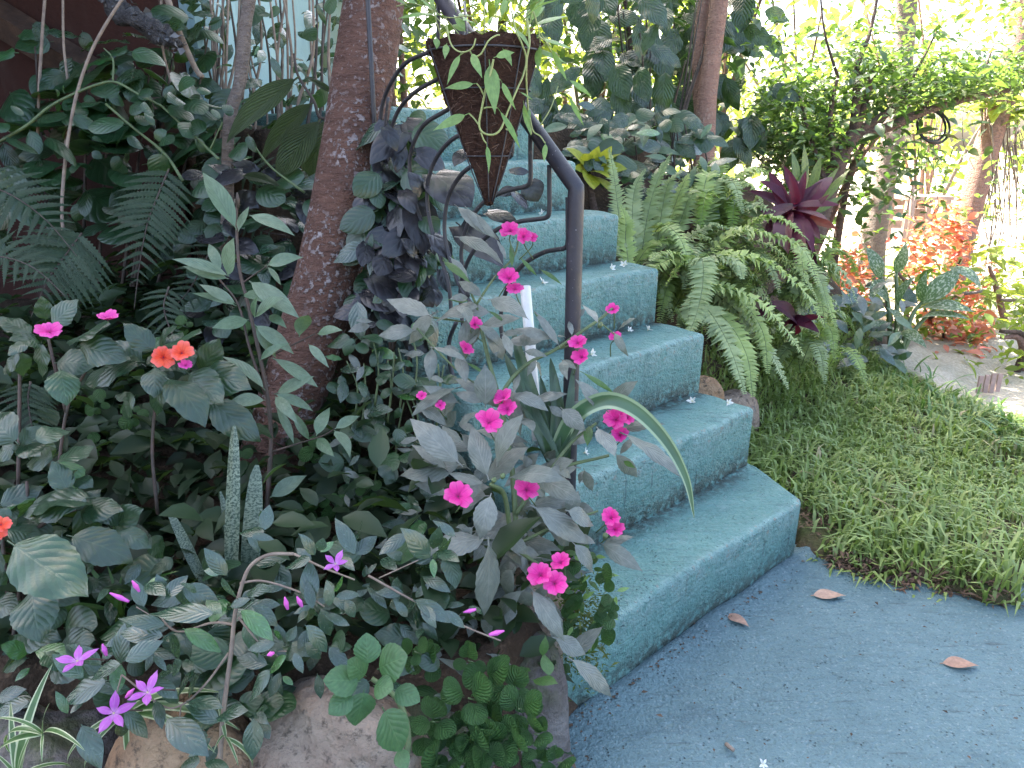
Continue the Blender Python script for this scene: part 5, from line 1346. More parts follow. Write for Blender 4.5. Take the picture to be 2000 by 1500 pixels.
# ------------------------------------------------------------------ sword ferns on the bank
M_FERN2 = leaf_mat('light_fern', (.27, .36, .10), (.40, .48, .19), None, trans=.25, rough=.5, spec=.35, tcol=(.3, .5, .08), c3=(.17, .27, .04))
M_FERN3 = leaf_mat('grey_fern', (.24, .31, .13), (.34, .40, .20), None, trans=.2, rough=.5, spec=.35)
def sword_frond(parent, path, w, mat, n=44, seed=0):
    n = int(n * 1.35)
    rs = random.Random(seed)
    path = smooth_path(path, 8); tot = len(path) - 1
    V, F, UV = [], [], []
    def quad(c, dr, d, L, ww, nrm):
        b = len(V)
        sd2 = d.cross(nrm).normalized() * ww
        c2 = c + d * L * .5 + nrm * L * .06; e = c + d * L - nrm * L * rs.uniform(.05, .28)
        V.extend([tuple(c - sd2 * .7), tuple(c + sd2 * .9), tuple(c2 + sd2 * .9), tuple(c2 - sd2), tuple(e)])
        UV.extend([(.1, 0), (.9, 0), (.9, .5), (.1, .5), (.5, 1)])
        F.extend([(b, b + 1, b + 2, b + 3), (b + 3, b + 2, b + 4)])
    for i in range(n):
        t = (i + .5) / n
        q = t * tot; k = min(int(q), tot - 1)
        c = path[k].lerp(path[k + 1], q - k); dr = (path[k + 1] - path[k]).normalized()
        x = dr.cross(UPV)
        if x.length < .2: x = dr.cross(Vector((0, -1, .2)))
        x.normalize(); nrm = x.cross(dr)
        if nrm.z < 0: nrm = -nrm
        L = w * (min(1, t * 6 + .25)) * (1 - t ** 2.2 * .85)
        for sg in (-1, 1):
            d = (x * sg + dr * rs.uniform(.15, .5) + nrm * rs.uniform(-.25, .45)).normalized()
            quad(c, dr, d, L * rs.uniform(.85, 1.15), L * .095 + .001, nrm)
    o = place('frond', mesh_of('frond', V, F, mat, UV, True), parent)
    g2 = Geo().tube(path, .0022, .0008, 4, 1, smooth=False)
    g2.build('rachis', M_STEMG, o)
    return o
def frond_px(parent, pts, d, w, mat, n=44, d1=None):
    d1 = d if d1 is None else d1
    return sword_frond(parent, [P(x, y, d + (d1 - d) * i / (len(pts) - 1)) for i, (x, y) in enumerate(pts)], w, mat, n, random.randrange(9999))
f1 = thing('fern', 'big arching sword fern drooping over the edge of the fourth step', 'fern', SG(.22, .75, .75))
for pts, d, d1, w in (([(1340, 520), (1370, 505), (1372, 560), (1358, 620), (1335, 672)], 2.95, 2.75, .065), ([(1300, 560), (1330, 505), (1290, 495), (1270, 510)], 2.95, 2.8, .05), ([(1350, 560), (1410, 560), (1480, 590), (1530, 640), (1570, 695)], 3.05, 2.95, .075), ([(1360, 540), (1420, 500), (1500, 515), (1570, 570), (1608, 632)], 3.15, 3.05, .085),
                      ([(1380, 500), (1440, 455), (1510, 460), (1570, 490), (1600, 560)], 3.3, 3.15, .085), ([(1370, 590), (1400, 630), (1430, 690), (1455, 770)], 3.0, 2.85, .07), ([(1390, 600), (1430, 640), (1460, 700), (1470, 775)], 3.05, 2.9, .07), ([(1360, 520), (1400, 505), (1440, 515), (1450, 545)], 3.1, 3.0, .06),
                      ([(1400, 560), (1450, 590), (1490, 650), (1500, 730)], 3.15, 3.05, .07), ([(1350, 580), (1340, 640), (1320, 600)], 3.05, 2.95, .05), ([(1380, 560), (1440, 610), (1500, 680), (1540, 760)], 3.2, 3.1, .07), ([(1420, 480), (1480, 430), (1530, 430), (1580, 470)], 3.35, 3.2, .07)):
    frond_px(f1, pts, d - .16, w, M_FERN2 if random.random() < .7 else M_FERN3, 50, d1 - .16)
for i in range(12):
    C = P(1375 + random.uniform(-30, 30), 560 + random.uniform(-30, 20), 3.1)
    a = random.uniform(0, 6.28); L = random.uniform(.2, .36)
    dv = Vector((math.cos(a), math.sin(a), 0))
    sword_frond(f1, [C, C + dv * L * .35 + UPV * .10, C + dv * L * .75 + UPV * .07, C + dv * L - UPV * .06], .06, M_FERN3 if i % 2 else M_FERN2, 38, i)
f2 = thing('fern', 'upright light green fern clump right of the fifth and sixth steps', 'fern', SG(.15, 1.0, .95))
for pts, d, w in (([(1225, 520), (1210, 430), (1200, 350), (1190, 290)], 3.05, .05), ([(1250, 520), (1265, 420), (1285, 350), (1310, 300)], 3.1, .06), ([(1280, 510), (1290, 430), (1305, 360), (1335, 330)], 3.15, .06), ([(1240, 500), (1235, 430), (1240, 370), (1260, 330)], 3.1, .06), ([(1300, 500), (1330, 430), (1350, 380), (1385, 370)], 3.2, .06), ([(1230, 530), (1222, 470), (1222, 430), (1212, 400)], 2.95, .05), ([(1270, 500), (1310, 420), (1330, 370), (1345, 340)], 3.2, .06), ([(1240, 520), (1270, 480), (1310, 470), (1340, 490)], 3.05, .06), ([(1225, 520), (1215, 500), (1212, 470), (1205, 450)], 2.95, .04), ([(1290, 520), (1340, 470), (1390, 440), (1430, 450)], 3.2, .065)):
    frond_px(f2, pts, d, w, M_FERN3 if random.random() < .6 else M_FERN2, 42)
f3 = thing('fern', 'leafy fern mass at the foot of the double-trunked tree', 'fern', SG(1.0, 1.2, 1.0))
for i in range(30):
    C = P(random.uniform(1360, 1440), random.uniform(370, 470), random.uniform(3.3, 3.9))
    a = random.uniform(0, 6.28); L = random.uniform(.2, .36)
    dv = Vector((math.cos(a), math.sin(a), 0))
    sword_frond(f3, [C - UPV * .1, C + dv * L * .3 + UPV * .12, C + dv * L * .7 + UPV * .13, C + dv * L + UPV * .0], .07, M_FERN2 if i % 3 else M_FERN3, 40, i + 50)
f4 = thing('fern', 'low fern at the back edge of the lawn below the purple plant', 'fern', SG(1.2, .7, .3))
for i in range(14):
    C = P(random.uniform(1480, 1620), random.uniform(640, 720), random.uniform(3.5, 3.9))
    a = random.uniform(2.6, 6.6); L = random.uniform(.18, .36)
    dv = Vector((math.cos(a), math.sin(a), 0))
    sword_frond(f4, [C - UPV * .06, C + dv * L * .3 + UPV * .08, C + dv * L * .7 + UPV * .06, C + dv * L - UPV * .05], .06, M_FERN3 if i % 3 else M_FERN2, 36, i + 90)

f5 = thing('fern', 'fern fronds packed along the bank between the steps and the purple plant', 'fern', SG(.4, .8, .7))
for i in range(24):
    C = P(random.uniform(1240, 1430), random.uniform(480, 640), random.uniform(3.2, 3.5))
    s_, g_2 = to_sg(C.x, C.y)
    C = Vector((C.x, C.y, max(C.z, float(height(C.x, C.y)))))
    a = random.uniform(4.2, 6.9); L = random.uniform(.2, .36)
    dv = Vector((math.cos(a), math.sin(a), 0))
    sword_frond(f5, [C - UPV * .05, C + dv * L * .3 + UPV * .12, C + dv * L * .7 + UPV * .10, C + dv * L - UPV * .03], .065, M_FERN2 if i % 2 else M_FERN3, 40, i + 150)

f6 = thing('fern', 'fern fronds spilling down the bank under the purple cordyline', 'fern', SG(1.0, .75, .5))
for i in range(22):
    C = P(random.uniform(1430, 1590), random.uniform(500, 620), random.uniform(3.3, 3.55))
    a = random.uniform(4.3, 6.9); L = random.uniform(.18, .34)
    dv = Vector((math.cos(a), math.sin(a), 0))
    sword_frond(f6, [C - UPV * .04, C + dv * L * .3 + UPV * .09, C + dv * L * .7 + UPV * .06, C + dv * L - UPV * .06], .06, M_FERN2 if i % 2 else M_FERN3, 40, i + 300)

# ------------------------------------------------------------------ purple cordyline and companions
cord = thing('cordyline', 'cordyline with long burgundy-purple leaves rising above the ferns', 'foliage plant', P(1555, 620, 3.8))
stem(cord, M_BARK3, [P(1555, 640, 3.6), P(1550, 520, 3.6), P(1555, 430, 3.55)], .018, .014, 8)
C = P(1550, 430, 3.45)
for (tx, ty, w, dd) in ((1500, 330, 1.1, 0), (1540, 335, 1, -.1), (1590, 360, 1, 0), (1625, 375, 1, -.1), (1465, 400, 1, 0), (1480, 440, 1, -.15), (1620, 430, 1.1, -.2), (1605, 470, 1.1, -.2), (1560, 350, 1.2, .1), (1520, 370, 1.2, .1), (1600, 560, .8, -.15), (1630, 340, .9, .1), (1570, 520, 1, -.3), (1540, 500, 1, -.3), (1510, 480, 1, -.25), (1455, 370, .9, .1), (1480, 350, 1, 0), (1530, 320, 1, 0), (1575, 330, 1, 0), (1610, 350, 1, 0), (1645, 400, 1, -.1), (1640, 450, 1, -.1), (1590, 500, 1, -.2), (1490, 470, 1, -.1)):
    B = C + Vector((random.uniform(-.03, .03), random.uniform(-.03, .03), random.uniform(-.08, .08)))
    leaf(cord, L_CORD, B, B.lerp(P(tx, ty, 3.42 + dd), .95), (CAMV - B).normalized() * .6 + UPV * .6 + Vector((random.uniform(-.6, .6), 0, 0)), w * .95)
C = P(1560, 640, 3.3)
for (tx, ty) in ((1500, 590), (1530, 640), (1600, 650), (1480, 620), (1610, 620)):
    leaf(cord, L_CORD, C + Vector((random.uniform(-.05, .05), .05, random.uniform(-.05, .05))), P(tx, ty, 3.15), None, 1.2)
crot = thing('croton', 'croton with narrow yellow and bronze mottled leaves behind the purple cordyline', 'foliage plant', P(1600, 420, 4.0))
for (bx, by, tx, ty) in ((1590, 400, 1640, 325), (1580, 400, 1605, 300), (1570, 390, 1570, 280), (1560, 380, 1545, 290), (1600, 400, 1660, 330), (1440, 460, 1430, 385), (1445, 470, 1455, 400), (1540, 490, 1555, 390), (1530, 500, 1500, 410), (1560, 500, 1600, 430), (1640, 560, 1610, 480), (1600, 590, 1630, 520), (1550, 400, 1580, 320), (1585, 420, 1650, 380)):
    leaf(crot, L_CROT, P(bx, by, 3.95), P(tx, ty, 3.9), None, .85)
stem(crot, M_BARK3, [P(1590, 560, 4.0), P(1580, 470, 4.0), P(1575, 390, 3.97)], .012, .008)
lime = thing('foliage_plant', 'plant with broad lime-yellow leaves at the head of the stairs', 'foliage plant', P(1160, 400, 3.5))
for (bx, by, tx, ty, w) in ((1150, 330, 1105, 290, .8), (1150, 330, 1170, 285, 1), (1155, 330, 1215, 300, 1), (1150, 335, 1190, 350, .9), (1145, 335, 1160, 370, .9), (1150, 330, 1120, 330, .8), (1160, 330, 1225, 330, .8), (1155, 325, 1140, 300, 1), (1150, 340, 1205, 380, .8), (1160, 330, 1195, 285, .9)):
    leaf(lime, L_YEL, P(bx, by, 3.5), P(tx, ty, 3.4 + random.uniform(-.1, .1)), None, w)
stem(lime, M_BARK3, [P(1165, 430, 3.5), P(1155, 380, 3.5), P(1150, 330, 3.5)], .02, .012, 8)

# ------------------------------------------------------------------ double-trunked tree
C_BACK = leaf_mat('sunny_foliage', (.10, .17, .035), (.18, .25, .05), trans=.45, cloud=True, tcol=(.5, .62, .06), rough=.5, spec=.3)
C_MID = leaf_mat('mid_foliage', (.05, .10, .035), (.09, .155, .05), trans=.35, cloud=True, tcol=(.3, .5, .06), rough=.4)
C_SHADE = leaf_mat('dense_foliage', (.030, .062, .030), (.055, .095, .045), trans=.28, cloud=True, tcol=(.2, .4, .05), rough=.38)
dt = thing('tree', 'smooth pinkish-tan tree with two trunks parting above the ferns', 'tree', P(1378, 345, 4.3))
Geo().tube([P(1372, 420, 4.3), P(1374, 330, 4.3), P(1380, 200, 4.3), P(1392, 100, 4.3), P(1408, -20, 4.3), P(1430, -220, 4.4), P(1460, -480, 4.5)], [.075, .062, .058, .054, .052, .05, .04], None, 18, 6, True, .03).build('trunk', M_BARK2, dt)
Geo().tube([P(1376, 260, 4.33), P(1366, 160, 4.36), P(1368, 60, 4.38), P(1378, -40, 4.4), P(1370, -260, 4.5), P(1340, -500, 4.6)], [.05, .042, .036, .034, .03, .025], None, 14, 6, True, .03).build('trunk', M_BARK2, dt)
_pts = np.concatenate([clumps(P(1460, -620, 4.6), (1.1, .9, .6), 30, 16, .16), clumps(P(1300, -640, 4.8), (.9, .9, .5), 22, 16, .16)])
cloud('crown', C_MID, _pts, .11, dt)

# ------------------------------------------------------------------ coffee-like shrub with big dark leaves
cof = thing('shrub', 'shrub with large dark hanging leaves left of the double-trunked tree', 'shrub', P(1270, 420, 4.4))
for i in range(14):
    x0 = random.uniform(1180, 1420)
    stem(cof, M_TWIGD, [P(1270 + (x0 - 1270) * .2, 430, 4.4), P(1270 + (x0 - 1270) * .6, 230, 4.3), P(x0, random.uniform(-40, 120), random.uniform(4.0, 4.4))], .011, .004)
for i in range(150):
    x, y = random.uniform(1050, 1500), random.uniform(-40, 270)
    if 1060 < x < 1160 and 30 < y < 120: continue
    dd = random.uniform(3.7, 4.5) if x < 1310 else random.uniform(4.5, 5.0)
    L = random.uniform(55, 95); a = random.gauss(1.57, .7)
    B = P(x, y, dd)
    leaf(cof, L_DARK, B, P(x + math.cos(a) * L, y + math.sin(a) * L, dd + random.uniform(-.12, .08)), (CAMV - B).normalized() * .8 + UPV * .5 + Vector((random.uniform(-.6, .6), 0, 0)), random.uniform(.85, 1.15))
for i in range(40):
    x, y = random.uniform(1110, 1330), random.uniform(210, 330)
    dd = random.uniform(3.5, 4.0); L = random.uniform(35, 70); a = random.uniform(-.4, 3.5)
    B = P(x, y, dd)
    leaf(cof, random.choice((L_DARK, L_GLOS, L_HEART)), B, P(x + math.cos(a) * L, y + math.sin(a) * L * .7, dd - .05), None, 1)

low = thing('bush', 'low mixed leafy bush covering the bank between the lime plant and the tree', 'bush', P(1230, 420, 3.7))
for i in range(120):
    x, y = random.uniform(1090, 1400), random.uniform(225, 400)
    if x < 1130 + max(0, y - 300) * .9: y = min(y, 300)
    dd = random.uniform(3.45, 3.75); L = random.uniform(32, 72); a = random.uniform(-.5, 3.6)
    B = P(x, y, dd)
    leaf(low, random.choice((L_DARK, L_GLOS, L_HEART, L_LANCE)), B, P(x + math.cos(a) * L, y + math.sin(a) * L * .8, dd - random.uniform(0, .08)), None, random.uniform(.85, 1.15))
for i in range(8):
    x = random.uniform(1130, 1380)
    stem(low, M_TWIGD, [P(x, 420, 3.72), P(x + random.uniform(-15, 15), 330, 3.7), P(x + random.uniform(-30, 30), 240, 3.66)], .007, .003)

# ------------------------------------------------------------------ spreading shrub tree on the right
st = thing('small_tree', 'spreading small-leaved tree with a dark forked trunk and one long low limb', 'tree', P(1600, 440, 4.7))
limbs = [([(1590, 470), (1610, 400), (1640, 310), (1668, 262)], .06, .05), ([(1668, 262), (1672, 200), (1674, 130)], .035, .02), ([(1668, 262), (1690, 200), (1705, 140)], .03, .015), ([(1668, 262), (1720, 230), (1760, 195), (1790, 160)], .035, .012), ([(1668, 265), (1730, 250), (1800, 220), (1880, 195), (2000, 170), (2120, 150)], .035, .012),
         ([(1630, 330), (1622, 230), (1636, 150)], .022, .01), ([(1620, 380), (1580, 260), (1560, 180)], .02, .008), ([(1800, 220), (1830, 160), (1850, 110)], .014, .005), ([(1880, 195), (1920, 140), (1940, 90)], .012, .005), ([(1760, 195), (1800, 120), (1830, 60)], .012, .005), ([(1674, 130), (1700, 60), (1720, -40)], .016, .008), ([(1636, 150), (1610, 60), (1600, -40)], .01, .005)]
for pts, r0, r1 in limbs:
    Geo().tube([P(x, y, 4.7 + (x - 1640) * .0006) for x, y in pts], r0, r1, 8, 5, True, .12).build('limb' if r0 < .05 else 'trunk', M_BARK3, st)
def band(poly, n, d, dj, sy):
    out = []
    for i in range(n):
        t = random.random() * (len(poly) - 1); k = int(t); u = t - k
        x = poly[k][0] * (1 - u) + poly[k + 1][0] * u; y = poly[k][1] * (1 - u) + poly[k + 1][1] * u
        out.append(tuple(P(x + random.gauss(0, 14), y + random.gauss(0, sy), d + random.gauss(0, dj))))
    return np.array(out)
_p = np.concatenate([band([(1480, 200), (1560, 260), (1640, 280)], 1300, 4.8, .25, 34), band([(1520, 180), (1600, 200), (1690, 190)], 700, 4.8, .25, 32), band([(1660, 120), (1760, 150), (1880, 150), (2060, 110)], 1900, 4.9, .22, 26), band([(1700, 200), (1800, 190), (1900, 165), (2040, 140)], 900, 4.8, .15, 14), band([(1640, 40), (1780, 60), (1920, 40), (2040, 10)], 700, 5.0, .3, 40), band([(1480, 60), (1560, 110), (1650, 110)], 260, 4.8, .3, 36)])
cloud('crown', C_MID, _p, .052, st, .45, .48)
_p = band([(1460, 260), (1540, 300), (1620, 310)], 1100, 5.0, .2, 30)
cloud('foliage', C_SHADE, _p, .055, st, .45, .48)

# ------------------------------------------------------------------ things in the sun on the right
t1 = thing('tree', 'grey-brown ringed palm-like trunk standing in the bright gap', 'tree', P(1705, 500, 7.2))
Geo().tube([P(1698, 560, 7.2), P(1708, 450, 7.2), P(1728, 350, 7.2), P(1748, 240, 7.2), P(1760, 150, 7.2), P(1775, -60, 7.2), P(1780, -400, 7.2)], [.13, .115, .105, .10, .095, .09, .08], None, 16, 6, True, .05).build('trunk', M_BARKG, t1)
cloud('crown', C_BACK, clumps(P(1780, -520, 7.2), (1.6, 1.4, .8), 40, 14, .25), .2, t1)
t2 = thing('tree', 'leaning sunlit trunk at the right edge with strands standing in for fence mesh', 'tree', P(1850, 620, 6.2))
Geo().tube([P(1838, 660, 6.2), P(1862, 540, 6.2), P(1890, 430, 6.2), P(1920, 310, 6.2), P(1955, 200, 6.2), P(1990, 60, 6.3), P(2020, -160, 6.4)], [.10, .095, .095, .10, .10, .095, .09], None, 18, 6, True, .08).build('trunk', M_BARK2, t2)
for i in range(46):  # added strands that stand in for the wire mesh behind the trunk
    x = random.uniform(1905, 2060); y0 = random.uniform(170, 300); ln = random.uniform(120, 330)
    Geo().tube([P(x, y0, 6.2 + random.uniform(-.2, .3)), P(x + random.uniform(-10, 20), y0 + ln * .5, 6.2), P(x + random.uniform(-30, 30), y0 + ln, 6.2)], .008, .003, 4, 3).build('mesh_strand', M_TWIG, t2)
cloud('crown', C_BACK, np.concatenate([clumps(P(2050, -300, 6.4), (1.5, 1.2, .8), 34, 14, .22), band([(1900, 200), (1950, 190), (2000, 210)], 120, 6.1, .1, 22)]), .14, t2)
C_RED = leaf_mat('copper_leaf', (.56, .17, .10), (.67, .30, .19), trans=.4, cloud=True, tcol=(.8, .22, .06), c3=(.5, .12, .12))
for nm, poly, n, d, base in (('orange-red copperleaf bush glowing beside the leaning trunk', [(1770, 530), (1810, 480), (1860, 440), (1880, 500)], 300, 5.6, (1820, 640)), ('low coral-red copperleaf bush at the back of the lawn', [(1800, 700), (1840, 640), (1900, 660), (1920, 690)], 320, 5.0, (1850, 730)), ('small orange copperleaf bush behind the purple cordyline', [(1640, 570), (1660, 540), (1690, 560)], 170, 5.4, (1660, 640)), ('red copperleaf sprig behind the cream-blotched leaf', [(1870, 575), (1900, 590), (1905, 570)], 90, 5.6, (1880, 650))):
    o = thing('copperleaf_shrub', nm, 'shrub', P(*base, d), 'copperleaf bushes')
    for i in range(5):
        q = random.choice(poly); stem(o, M_TWIGD, [P(*base, d), P((base[0] + q[0]) / 2, (base[1] + q[1]) / 2 - 10, d), P(q[0], q[1], d)], .012, .005)
    cloud2('foliage', C_RED, band(poly, int(n * 1.6), d, .2, 34), .066, o, .4, .6)
    cloud2('green_foliage', C_MID, band(poly, int(n * .2), d, .25, 46), .06, o, .4, .5)
df = thing('dieffenbachia', 'dieffenbachia with cream-blotched leaves at the back of the lawn', 'foliage plant', P(1755, 700, 4.3))
for pts in ([(1740, 705), (1735, 600), (1720, 540)], [(1750, 705), (1752, 600), (1750, 530)], [(1755, 700), (1790, 640), (1840, 590)], [(1755, 700), (1780, 620), (1800, 590)]):
    stem(df, M_STEMG, [P(x, y, 4.3) for x, y in pts], .016, .009)
for bx, by, tx, ty, w in ((1800, 595, 1880, 520, .9), (1850, 525, 1915, 570, 1.0), (1800, 600, 1905, 610, .8), (1790, 625, 1895, 625, .8), (1720, 545, 1690, 480, .9), (1750, 535, 1770, 470, .9), (1735, 590, 1690, 560, .8), (1755, 600, 1790, 540, .8), (1745, 650, 1690, 640, .8), (1760, 650, 1810, 680, .8), (1725, 545, 1700, 590, .8), (1760, 640, 1730, 600, .8), (1800, 590, 1810, 530, .8)):
    leaf(df, L_DIEF, P(bx, by, 4.3), P(tx, ty, 4.2 + random.uniform(-.1, .1)), None, w)
gc = thing('ground_plant', 'grey-leaved ground plants along the back of the lawn', 'ground cover', P(1640, 700, 4.0))
for i in range(130):
    x, y = random.uniform(1560, 1760), random.uniform(560, 735)
    dd = random.uniform(3.9, 4.5); L = random.uniform(26, 50); a = random.uniform(-.6, 3.7)
    B = P(x, y, dd); leaf(gc, random.choice((L_IMP, L_GLOS, L_BROAD, L_LANCE)), B, P(x + math.cos(a) * L, y + math.sin(a) * L, dd - .05), None, 1)
# dark grass edge at the far side of the lawn
tufts = []
for i in range(260):
    x, y = random.uniform(1700, 2060), 0
    y = np.interp(x, [1700, 1800, 1900, 2060], [715, 770, 820, 900]) + random.gauss(0, 22)
    tufts.append((x, y))
ed = thing('ground_plant', 'dark strappy ground cover along the far right edge of the lawn', 'ground cover', G(1900, 830, .02))
for x, y in tufts:
    B = G(x, y, .03); a = random.uniform(0, 6.28); L = random.uniform(.05, .13)
    leaf(ed, L_GRN, B, B + Vector((math.cos(a) * L, math.sin(a) * L, random.uniform(.02, .10))), UPV, 1.6)
# hose ring, bench, posts, crate
ring = thing('hose_coil', 'coil of dark hose hanging in the bright gap under the low limb', 'hose', P(1820, 285, 4.95))
for k, (cx, cy, rr) in enumerate(((1819, 246, 29), (1825, 248, 31))):
    c = P(cx, cy, 4.95 + .03 * k); r_ = rr / FOC * 4.95
    Geo().tube([c + Vector((math.cos(a) * r_ * .95, math.sin(a) * .05, math.sin(a) * r_)) for a in np.linspace(0, 2 * math.pi, 36)], .009, .009, 6, 1, False, smooth=False).build('loop', M_IRON, ring)
Geo().tube([P(1815, 219, 4.95), P(1813, 200, 4.9), P(1810, 150, 4.85)], .004, .004, 5, 2).build('cord', M_TWIGD, ring)
M_PALEW = simple_mat('weathered_wood', (.36, .26, .23), (.26, .19, .17), 14, .8, .2, .6)
bench = thing('bench', 'weathered wooden bench in the far sunlit clearing', 'bench', P(1795, 470, 9))
c = P(1797, 385, 9)
for k in range(3):
    Geo().box(c + Vector((0, .18 * (k - 1), 0)), (.27, .08, .02)).build('seat_board', M_PALEW, bench, False)
for k in range(3):
    Geo().box(c + Vector((0, .30, .10 + .14 * k - .45)), (.26, .02, .05)).build('back_board', M_PALEW, bench, False)
for sx in (-1, 1):
    for sy in (-1, 1):
        Geo().box(c + Vector((sx * .23, sy * .2, -.27)), (.03, .03, .25)).build('leg', M_PALEW, bench, False)
for lab, x0, y0, x1, y1, d in (('pale post leaning beside the far bench', 1790, 370, 1772, 470, 8.4), ('thin white pole crossing in front of the far bench', 1783, 365, 1776, 460, 8.2), ('pinkish wooden post in the sun beside the copperleaf', 1922, 590, 1912, 670, 6.6)):
    o = Geo().tube([P(x0, y0, d), P((x0 + x1) / 2, (y0 + y1) / 2, d), P(x1, y1, d)], .02 if x0 < 1900 else .05, None, 8, 2).build('post', M_PALEW); tag(o, lab, 'post')
panel = thing('plank_panel', 'short panel of upright pinkish planks in the sun beyond the lawn', 'panel', G(1932, 770, -.03))
cc = G(1932, 768, -.03)
for k in range(4):
    Geo().box(cc + Vector((-.06 + .04 * k, .01 * k, .05)), (.012, .006, .055 + random.uniform(-.008, .008))).build('plank', M_PALEW, panel, False)
# loose leafy twigs hanging in the bright gap
tw2 = thing('leafy_twigs', 'loose leafy twigs hanging across the bright gap under the limb', 'twigs', P(1850, 220, 5.3))
tpts = []
for i in range(13):
    x, y = random.uniform(1740, 2020), random.uniform(200, 300); ln = random.uniform(40, 170); dd = random.uniform(5.0, 5.9)
    q = [P(x, y, dd), P(x + random.uniform(-12, 12), y + ln * .5, dd), P(x + random.uniform(-25, 25), y + ln, dd)]
    Geo().tube(q, .004, .002, 4, 3).build('twig', M_TWIGD, tw2)
    for j in range(14):
        t = random.random(); tpts.append(tuple(q[0].lerp(q[2], t) + Vector((random.gauss(0, .03), random.gauss(0, .03), random.gauss(0, .02)))))
cloud2('foliage', C_MID, np.array(tpts), .06, tw2, .3, .5)

# ------------------------------------------------------------------ sunlit trees and bushes behind
random.seed(5)
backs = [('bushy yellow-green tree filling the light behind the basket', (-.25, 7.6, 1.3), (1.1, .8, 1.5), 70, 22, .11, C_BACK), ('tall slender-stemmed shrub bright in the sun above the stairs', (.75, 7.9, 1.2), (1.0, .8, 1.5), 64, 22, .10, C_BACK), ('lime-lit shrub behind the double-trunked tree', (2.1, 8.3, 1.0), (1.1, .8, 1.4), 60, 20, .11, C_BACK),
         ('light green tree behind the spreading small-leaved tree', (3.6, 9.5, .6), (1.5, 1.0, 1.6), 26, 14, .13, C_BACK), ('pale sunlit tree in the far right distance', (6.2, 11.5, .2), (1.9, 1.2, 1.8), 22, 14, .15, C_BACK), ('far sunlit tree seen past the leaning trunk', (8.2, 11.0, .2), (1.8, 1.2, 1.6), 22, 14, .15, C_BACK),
         ('leafy bush beside the mint wall above the philodendron', (-.95, 6.2, 1.25), (.55, .7, 1.1), 40, 20, .10, C_MID), ('dense dark bush at the head of the stairs behind the lime leaves', (.9, 5.5, 1.2), (.7, .45, .7), 50, 22, .085, C_SHADE), ('shaded bush behind the croton and purple cordyline', (2.2, 5.4, .6), (.7, .45, .6), 44, 22, .08, C_SHADE), ('low light green bush right of the palm-like trunk', (4.3, 7.4, -.5), (.7, .5, .35), 24, 14, .10, C_BACK), ('low bush of pale leaves just beyond the far edge of the lawn', (2.75, 5.0, -.1), (.5, .35, .3), 26, 16, .07, C_BACK), ('spreading pale bush in the sun right of the copperleaf', (3.7, 5.2, -.15), (.7, .4, .35), 32, 16, .075, C_BACK), ('knee-high sunny bush behind the plank panel', (3.1, 4.3, -.15), (.35, .3, .22), 20, 16, .06, C_BACK), ('pale leafy bush at the far right edge below the mesh strands', (5.2, 6.6, -.3), (.7, .6, .6), 30, 16, .09, C_BACK)]
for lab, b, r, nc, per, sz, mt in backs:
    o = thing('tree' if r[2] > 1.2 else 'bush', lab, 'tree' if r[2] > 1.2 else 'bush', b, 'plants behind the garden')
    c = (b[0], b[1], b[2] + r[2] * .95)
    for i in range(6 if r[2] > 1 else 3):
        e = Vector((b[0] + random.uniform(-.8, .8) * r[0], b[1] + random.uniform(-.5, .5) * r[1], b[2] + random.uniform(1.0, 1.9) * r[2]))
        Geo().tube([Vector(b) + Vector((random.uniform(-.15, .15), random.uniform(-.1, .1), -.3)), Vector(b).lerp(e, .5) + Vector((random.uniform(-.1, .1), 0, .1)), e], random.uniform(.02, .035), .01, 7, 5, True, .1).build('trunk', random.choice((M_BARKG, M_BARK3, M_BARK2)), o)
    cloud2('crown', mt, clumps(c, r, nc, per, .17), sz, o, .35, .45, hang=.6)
o = tag(cloud('distant_foliage', C_BACK, np.concatenate([clumps((x, random.uniform(15, 19), random.uniform(1.0, 2.6)), (2.0, 1.0, 1.7), 20, 14, .4) for x in np.linspace(-3, 17, 7)]), .3, None, .3, .5, hang=.6), 'far belt of sun-bleached trees closing the garden', 'trees', kind='stuff')

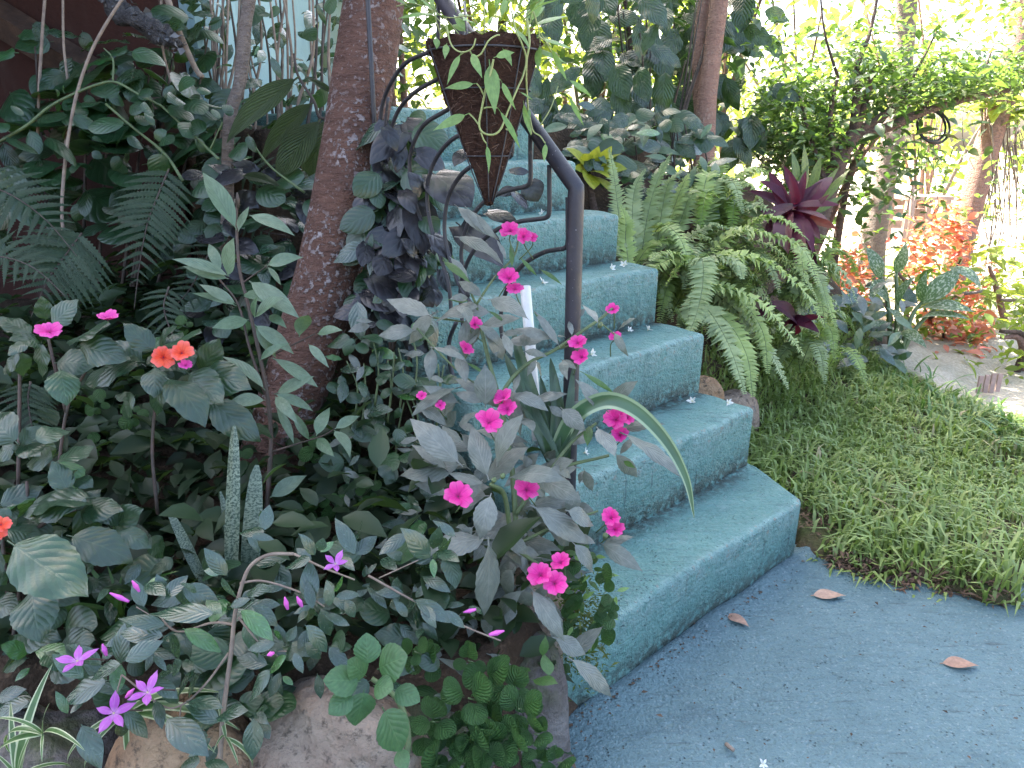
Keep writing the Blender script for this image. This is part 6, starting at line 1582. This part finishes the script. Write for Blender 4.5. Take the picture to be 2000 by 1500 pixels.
# ------------------------------------------------------------------ fallen leaves and blossoms
for lab, x, y, L, ang in (('pale tan fallen leaf on the path close to the bottom step', 1440, 1212, 52, .95), ('brown fallen leaf lying flat on the path below the lawn corner', 1618, 1164, 60, .05), ('rusty fallen leaf near the right side of the path', 1874, 1299, 58, .15)):
    c = G(x, y, .008)
    l_ = L / FOC * (c - CAMV).length
    dv = Vector((math.cos(-ang), math.sin(-ang), 0))
    o = leaf(None, L_DRY, c - dv * l_ * .5, c + dv * l_ * .5 + Vector((0, 0, .003)), UPV, 1.25, 'fallen_leaf')
    tag(o, lab, 'leaf', 'dead leaves on the path')
tw = Geo().tube([G(1418, 1453, .006), G(1426, 1460, .007), G(1434, 1466, .006)], .005, .004, 6, 2).build('twig', M_TWIG); tag(tw, 'stub of twig on the path at the bottom', 'twig')
def on_step(px, py, k):
    return G(px, py, HS[k] + .006)
for lab, x, y, k in (('white blossom on the fifth step, closer to the fern', 1218, 518, 4), ('white blossom on the fifth step, left of its twin', 1194, 524, 4), ('white blossom on the fourth step tread, left one', 1228, 646, 3), ('white blossom on the fourth step tread, right one', 1266, 644, 3), ('white blossom in the middle of the wide lower tread', 1352, 784, 2), ('white blossom near the right end of the lower tread', 1421, 787, 2), ('white blossom on the tread just right of the post', 1155, 692, 3), ('white blossom on the tread behind the flowers, by the post', 1060, 552, 4), ('white blossom at the bottom of the path', 1490, 1493, 0), ('white blossom on the step behind the scrolled bars', 1058, 417, 5), ('white blossom on the tread beside the lowest magenta branch', 1142, 884, 2)):
    c = on_step(x, y, k)
    o = thing('blossom', lab, 'blossom', c, 'fallen white blossoms')
    flower(o, c, random.uniform(9, 13) / FOC * (c - CAMV).length, PM_WHT, 5, Vector((random.uniform(-.9, .9), random.uniform(-1, .2), random.uniform(.3, .9))), EYE_W, random.uniform(.2, .7))

# grit and crumbs washed against the bottom step and the edge of the bed
pts = []
for i in range(420):
    if i % 2: q = SG(random.uniform(-1.15, -.1), -.262 - abs(random.gauss(0, .02)))
    elif i % 4: q = Vector((.10 + abs(random.gauss(0, .04)), random.uniform(1.1, 1.45), 0))
    else: q = Vector((random.uniform(.1, 1.4), random.uniform(1.15, 2.0), 0))
    pts.append((q.x, q.y, .012))
tag(cloud('grit', leaf_mat('crumb', (.05, .035, .025), (.16, .11, .08), trans=0, cloud=True, rough=.9, spec=.1), np.array(pts), .008, None, .9, .6), 'dark crumbs and grit strewn on the path by the bottom step', 'grit', kind='stuff')
